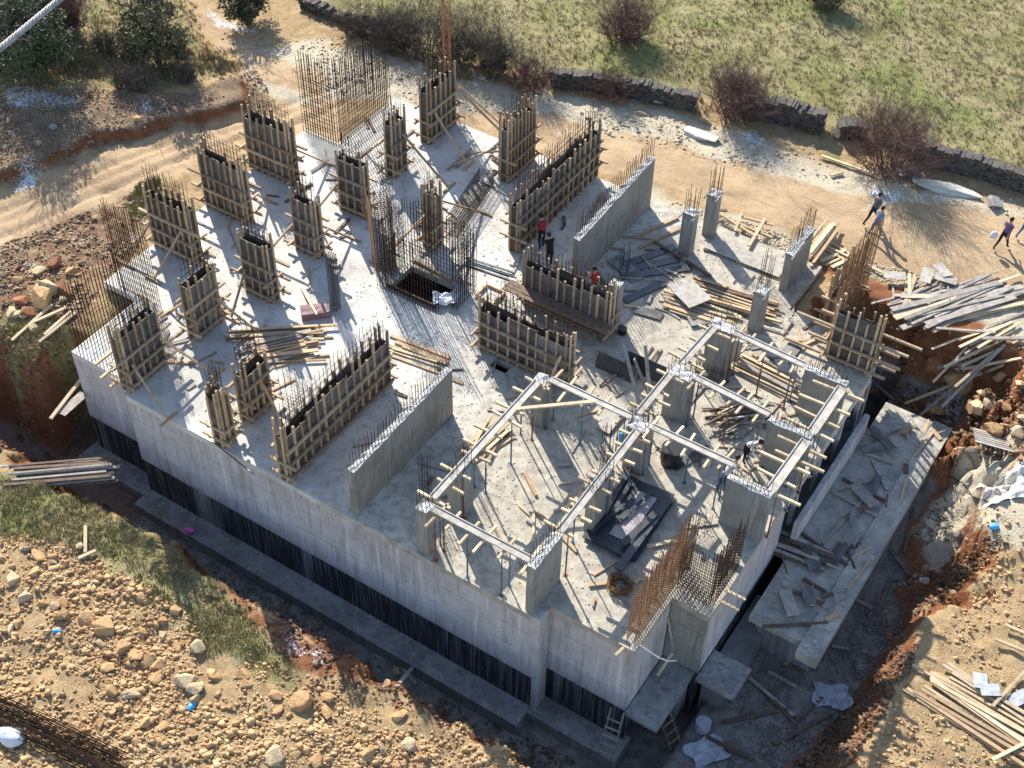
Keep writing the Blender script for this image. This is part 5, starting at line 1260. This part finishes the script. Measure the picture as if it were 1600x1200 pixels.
M['weed'] = mat('dry_weeds', (.16, .115, .07), .9, col2=(.30, .24, .13), scale=.6)
grass('field_scrub', 2200, [(480, -30), (600, 30), (760, 85), (1080, 138), (1400, 220), (1640, 290), (1640, -30)], .10, .26, 28, 'weed')
grass('dry_weeds', 2600, [(470, 5), (600, 52), (700, 100), (860, 122), (1080, 158), (1280, 200), (1400, 236), (1640, 300), (1640, 318), (1400, 256), (1280, 222), (1080, 180), (860, 146), (690, 124), (590, 78), (470, 30)], .15, .5, 26, 'weed')
grass('dry_weeds', 1500, [(-10, 80), (280, 100), (400, 110), (300, 155), (-10, 160)], .12, .4, 27, 'weed')
def twigs(mb, rr, base, tip, r, depth):
    base = Vector(base); tip = Vector(tip)
    mid = (base+tip)/2+Vector((rr.uniform(-1, 1), rr.uniform(-1, 1), rr.uniform(-.3, .6)))*(tip-base).length*.24
    mb.tube([base, mid, tip], [r, r*.75, r*.35], 3, False)
    if depth > 0:
        for k in range(4 if depth > 1 else 3):
            s = rr.uniform(.35, .95); p = base.lerp(tip, s)
            d = (tip-base)*rr.uniform(.35, .6)
            d = d+Vector((rr.uniform(-1, 1), rr.uniform(-1, 1), rr.uniform(-.2, .7)))*d.length*1.05
            twigs(mb, rr, p, p+d, r*.55, depth-1)
def leaf_cloud(rr, n, cx, rad, squash, size, clumps):
    cs = []
    for k in range(clumps):
        d = rr.normal(size=3); d /= np.linalg.norm(d); d *= rr.uniform(.35, .95)
        if d[2] < -.35: d[2] *= .4
        cs.append(np.array(cx)+d*np.array(rad))
    cs = np.array(cs); k = rr.randint(0, clumps, n)
    cr = rr.uniform(.16, .36, clumps)*min(rad)
    d = rr.normal(size=(n, 3)); d /= np.linalg.norm(d, axis=1)[:, None]
    p = cs[k]+d*(cr[k]*rr.uniform(.3, 1.1, n)**.6)[:, None]*np.array([1.15, 1.15, squash])
    p[:, 2] = np.maximum(p[:, 2], .08)
    u = rr.normal(size=(n, 3)); u /= np.linalg.norm(u, axis=1)[:, None]
    v = np.cross(u, rr.normal(size=(n, 3))); v /= np.linalg.norm(v, axis=1)[:, None]
    s = size*rr.uniform(.6, 1.4, n)[:, None]
    V = np.stack([p-u*s, p+v*s*.45, p+u*s, p-v*s*.45], 1).reshape(-1, 3)
    return V
def leafmesh(name, V, m, parent):
    Fa = np.arange(len(V)).reshape(-1, 4)
    o = fast_mesh(name, V, Fa, m); del o['kind']; o.parent = parent; return o
def bush(label, px, py, w_, h_, tw='twig', leaf=None, nl=0, seed=0, gp='bare bushes by the field', name='bush', cat='bush', stems=40):
    b_ = G(px, py); rr = random.Random(seed); nr = np.random.RandomState(seed)
    t = thing(name, label, cat, b_, 0, gp)
    q = MB()
    for k in range(stems):
        a = rr.uniform(0, 6.28); e_ = rr.uniform(.05, 1.0)**.6
        tip = Vector((math.cos(a)*w_/2*e_, math.sin(a)*w_/2*e_, h_*rr.uniform(.55, 1.0)*math.sqrt(max(.06, 1-.92*e_*e_))))
        k0 = rr.uniform(.35, .85); b0 = (math.cos(a)*w_*.42*e_*k0, math.sin(a)*w_*.42*e_*k0, -.05)
        twigs(q, rr, b0, tip, .024, 3 if w_ > 1.6 else 2)
    q.build('branches', M[tw], t)
    if leaf:
        leafmesh('foliage', leaf_cloud(nr, nl, (0, 0, h_*.42), (w_*.46, w_*.46, h_*.48), .9, .075, 30), leaf, t)
bush('biggest red brown bare bush by the right end of the stone wall', 1388, 268, 3.5, 2.4, seed=1, stems=85)
bush('red brown bare bush in front of the thick stretch of wall', 1148, 182, 2.9, 1.9, seed=2, stems=75)
bush('lone bare round bush out in the field', 978, 62, 2.6, 1.7, seed=3, stems=75)
bush('reddish bare bush at the left end of the long stone wall', 832, 138, 2.4, 1.5, seed=4)
bush('low reddish bush against the long stone wall', 955, 150, 2.0, 1.0, seed=5)
bush('grey bare bush behind the orange mast', 668, 90, 3.0, 2.4, 'twigg', 'leafo', 500, seed=6, stems=34)
bush('dark thicket right of the orange mast', 722, 98, 2.8, 2.0, 'twigg', 'leafd', 1500, seed=7)
bush('grey green bush just left of the orange mast', 628, 70, 2.2, 1.6, 'twigg', 'leafo', 900, seed=8)
bush('dark green bush beside the white snow patch by the wall', 772, 118, 2.0, 2.2, 'twigg', 'leafd', 2600, seed=9)
bush('rust leaved bush beside the big evergreen at the upper left', 110, 62, 1.9, 2.4, 'twig', 'leafr', 1400, seed=10)
bush('pale dry shrub on the grass between the two upper left trees', 165, 80, 1.4, 1.1, 'twigg', 'leafo', 300, seed=11)
bush('dry shrub below the middle of the upper left slope', 195, 138, 1.2, 1.1, 'twigg', 'leafo', 250, seed=12)
bush('dry shrub beside its twin on the upper left slope', 222, 142, 1.2, 1.1, 'twigg', 'leafr', 250, seed=13)
bush('brownish dry shrub at the foot of the tall upper left tree', 205, 95, 1.5, 1.1, 'twig', 'leafo', 300, seed=14)
bush('dry tuft shrub right of the tall upper left tree', 292, 128, 1.0, .9, 'twigg', 'leafo', 200, seed=15)
bush('low scrub on the bank of the field edge beyond the gravel', 560, 52, 2.2, 1.1, 'twigg', 'leafo', 800, seed=16)
bush('dark scrub where the far wall tumbles down', 600, 62, 1.6, 1.3, 'twigg', 'leafd', 900, seed=17)
bush('small scrub below the grey bush by the gravel', 610, 82, 1.4, .9, 'twigg', 'leafo', 300, seed=18)
bush('dark shrub at the top edge of the field', 1290, 8, 2.4, 1.4, 'twigg', 'leafd', 2200, seed=19)
def tree(label, px, py, w_, h_, leaf, nl, seed, th=.5, clumps=38, lean=0):
    b_ = G(px, py); rr = random.Random(seed); nr = np.random.RandomState(seed)
    t = thing('evergreen_tree', label, 'tree', b_, 0, 'trees at the upper left')
    q = MB(); q.tube([(0, 0, -.1), (.08, .05, h_*.3), (lean*.5, .1, h_*.6), (lean, .1, h_*.92)], [.17, .14, .09, .02], 7)
    for k in range(16):
        z = rr.uniform(.15, .75)*h_; a = rr.uniform(0, 6.28); l = w_*.45*rr.uniform(.5, 1)
        twigs(q, rr, (.06, .05, z), (math.cos(a)*l, math.sin(a)*l, min(h_, z+rr.uniform(.1, .3)*h_)), .05, 2)
    q.build('trunk', M['bark'], t)
    leafmesh('crown', leaf_cloud(nr, nl, (lean*.5, 0, h_*.40), (w_*.5, w_*.5, h_*.5), 1.0, .085, clumps), leaf, t)
tree('tall olive green tree standing alone on the upper left slope', 248, 98, 4.0, 4.6, 'leafo', 12000, 31, clumps=60)
tree('wide dark evergreen filling the upper left corner', 52, 122, 5.8, 5.0, 'leafd', 17000, 32, clumps=70)
tree('dark evergreen at the left edge behind the steel rope', -20, 60, 4.4, 4.6, 'leafd', 8000, 33)
tree('evergreen behind the rust leaved bush', 75, 40, 3.6, 3.6, 'leafo', 7000, 35)
tree('dark round tree at the top edge beside the far track', 388, 38, 3.0, 3.0, 'leafd', 6000, 34, clumps=30)

# ================================================================ PEOPLE
def person(label, loc, rz, top, trou, pose='walk', hgt=1.75, hat=None, vest=None):
    S = hgt/1.75
    t = thing('person', label, 'person', loc, rz)
    lean = {'walk': .10, 'stand': .02, 'bend': .42, 'reach': .12}[pose]
    pel = (0, 0, .95); 
    if pose == 'bend': pel = (0, -.08, .90)
    ch = (0, pel[1]+lean*.9, pel[2]+.46-.10*lean); sp = (0, pel[1]+lean*.4, pel[2]+.22)
    nk = (0, ch[1]+lean*.35, ch[2]+.13); hd = (0, nk[1]+.03+lean*.15, nk[2]+.13); tp = (0, hd[1], hd[2]+.10)
    st = .36 if pose == 'walk' else .06
    V = [pel, sp, ch, nk, hd, tp]; E_ = [(0, 1), (1, 2), (2, 3), (3, 4), (4, 5)]
    rad = [(.15, .12), (.14, .105), (.165, .115), (.058, .058), (.088, .10), (.07, .08)]
    lab = ['t', 'j', 'j', 's', 's', 's']
    def add(p, par, r, l):
        V.append(p); E_.append((par, len(V)-1)); rad.append((r, r)); lab.append(l); return len(V)-1
    for s in (-1, 1):
        f = s*st
        hp = add((s*.095, pel[1], pel[2]-.06), 0, .095, 't')
        kn = add((s*.11, pel[1]+f*.45+.05, .50 if f >= 0 else .48), hp, .065, 't')
        an = add((s*.115, pel[1]+f*.95-(.04 if f < 0 else 0), .09 if f >= 0 or st < .1 else .16), kn, .042, 't')
        add((s*.125, V[an][1]+.15, .045), an, .04, 'o')
        sh = add((s*.19, ch[1]+.01, ch[2]+.02), 2, .068, 'j')
        if pose == 'reach' or (pose == 'bend'):
            el = add((s*.25, ch[1]+.14, ch[2]-.20), sh, .046, 'j'); wr = add((s*.17, ch[1]+.34, ch[2]-.24+(.2 if pose == 'reach' else -.1)), el, .034, 'j')
        else:
            el = add((s*.25, ch[1]-s*st*.35-.02, ch[2]-.25), sh, .046, 'j'); wr = add((s*.25, ch[1]-s*st*.6+.08, ch[2]-.46), el, .034, 'j')
        w0 = Vector(V[wr]); d = (w0-Vector(V[el])).normalized()
        side = Vector((1, 0, 0)); pm = add(tuple(w0+d*.07), wr, .028, 's')
        for k, ln in enumerate((.075, .085, .08, .06)):
            b0 = Vector(V[pm])+side*((k-1.5)*.021)+d*.02
            f1 = add(tuple(b0), pm, .010, 's'); f2 = add(tuple(b0+d*ln*.55+Vector((0, .008, 0))), f1, .009, 's'); add(tuple(b0+d*ln*.8+Vector((0, .03, 0))), f2, .008, 's')
        th1 = add(tuple(w0+d*.035+side*(-s*.035)+Vector((0, .01, 0))), wr, .011, 's'); add(tuple(w0+d*.075+side*(-s*.055)+Vector((0, .025, 0))), th1, .009, 's')
    nose = add((0, hd[1]+.112, hd[2]-.01), 4, .018, 's')
    for s in (-1, 1): add((s*.092, hd[1], hd[2]), 4, .02, 's')
    me_ = bpy.data.meshes.new('body'); me_.from_pydata([tuple(c*S for c in v) for v in V], E_, []); 
    o = bpy.data.objects.new('body', me_); C.objects.link(o)
    o.modifiers.new('s', 'SKIN'); 
    for i, sv in enumerate(me_.skin_vertices[0].data):
        sv.radius = (rad[i][0]*S, rad[i][1]*S); sv.use_root = (i == 0)
    sd = o.modifiers.new('d', 'SUBSURF'); sd.levels = 1; sd.render_levels = 1
    dg = bpy.context.evaluated_depsgraph_get(); dg.update()
    bm_ = bpy.data.meshes.new_from_object(o.evaluated_get(dg))
    o.modifiers.clear(); o.data = bm_; bpy.data.meshes.remove(me_)
    bm_.materials.clear()
    for k in ('skin', top, trou, 'shoe'): bm_.materials.append(M[k])
    code = {'s': 0, 'j': 1, 't': 2, 'o': 3}
    vv = np.array(V)*S; lb_ = [code[l] for l in lab]
    for p_ in bm_.polygons:
        c = np.array(p_.center); p_.material_index = lb_[int(np.argmin(((vv-c)**2).sum(1)))]; p_.use_smooth = True
    o.parent = t
    q = MB(); hc = Vector(hd)*S
    bm2 = bmesh.new(); bmesh.ops.create_uvsphere(bm2, u_segments=12, v_segments=8, radius=1)
    for v in bm2.verts:
        v.co = Vector((v.co.x*.102*S, v.co.y*.118*S-.012, v.co.z*.125*S+.035*S))
    bmesh.ops.delete(bm2, geom=[v for v in bm2.verts if v.co.z < -.01 and v.co.y > -.04], context='VERTS')
    me2 = bpy.data.meshes.new('hair'); bm2.to_mesh(me2); bm2.free(); me2.materials.append(M[hat or 'hair'])
    h_ = link('hard_hat' if hat else 'hair', me2, t); h_.location = hc
    q = MB()
    for s in (-1, 1): q.box(s*.035*S-.012, .098*S, .012, s*.035*S+.012, .110*S, .026)
    q.box(-.025, .1*S, -.055*S, .025, .108*S, -.045*S); e2 = q.build('face_features', M['hair'], t); e2.location = hc
    if vest:
        q = MB(); a = Vector(sp)*S; b2 = Vector(ch)*S+Vector((0, 0, .06))
        q.tube([a-Vector((0, 0, .05)), (a+b2)/2, b2], [.19*S, .20*S, .17*S], 12); k_ = q.build('vest', M[vest], t)
    return t
def face(px, py, qx, qy, z=0):
    a = P(px, py, z); b_ = P(qx, qy, z); return math.atan2(b_.y-a.y, b_.x-a.x)-PI/2
person('worker in a red vest standing against the studs of the long rear form', P(846, 388), face(846, 388, 835, 372), 'jgrey', 'tblack', 'reach', 1.78, vest='jred')
person('worker in black clothes standing between the rear form and the bare wall', P(858, 418), face(858, 418, 846, 400), 'jblack', 'tblack', 'reach', 1.8)
person('worker in a red jacket behind the walkway form', P(930, 470), face(930, 470, 915, 460), 'jred', 'tgrey', 'reach', 1.78)
person('worker in a pale pullover bending by the near right cross wall', P(1165, 722), face(1165, 722, 1180, 735), 'jwhite', 'tblack', 'bend', 1.75)
person('worker in blue trousers bending next to the near right cross wall', P(1128, 768), face(1128, 768, 1145, 758), 'jwhite', 'tblue', 'bend', 1.75)
def gp_(px, py): return G(px, py, .01)
person('walker in a grey jacket on the dirt road, the one farther from the building', gp_(1360, 352), face(1357, 355, 1392, 340), 'jgrey', 'tblack', 'walk', 1.78)
person('walker in a pale blue top and jeans striding along the dirt road', gp_(1364, 372), face(1357, 372, 1395, 358), 'jblue', 'tden', 'walk', 1.72)
wk = person('walker in a plum top and black trousers at the right edge of the road', gp_(1562, 390), face(1555, 390, 1590, 372), 'jplum', 'tblack', 'walk', 1.72)
person('walker in black at the very right edge of the road', gp_(1598, 372), face(1590, 365, 1625, 350), 'jblack', 'tden', 'walk', 1.78)
c = Vector(wk.location); lump('white plastic bag carried by the walker in the plum top', c+Vector((-.42, -.18, .75)), .16, .12, .2, 'white', 'carrier_bag', 'bag', .2, 12)
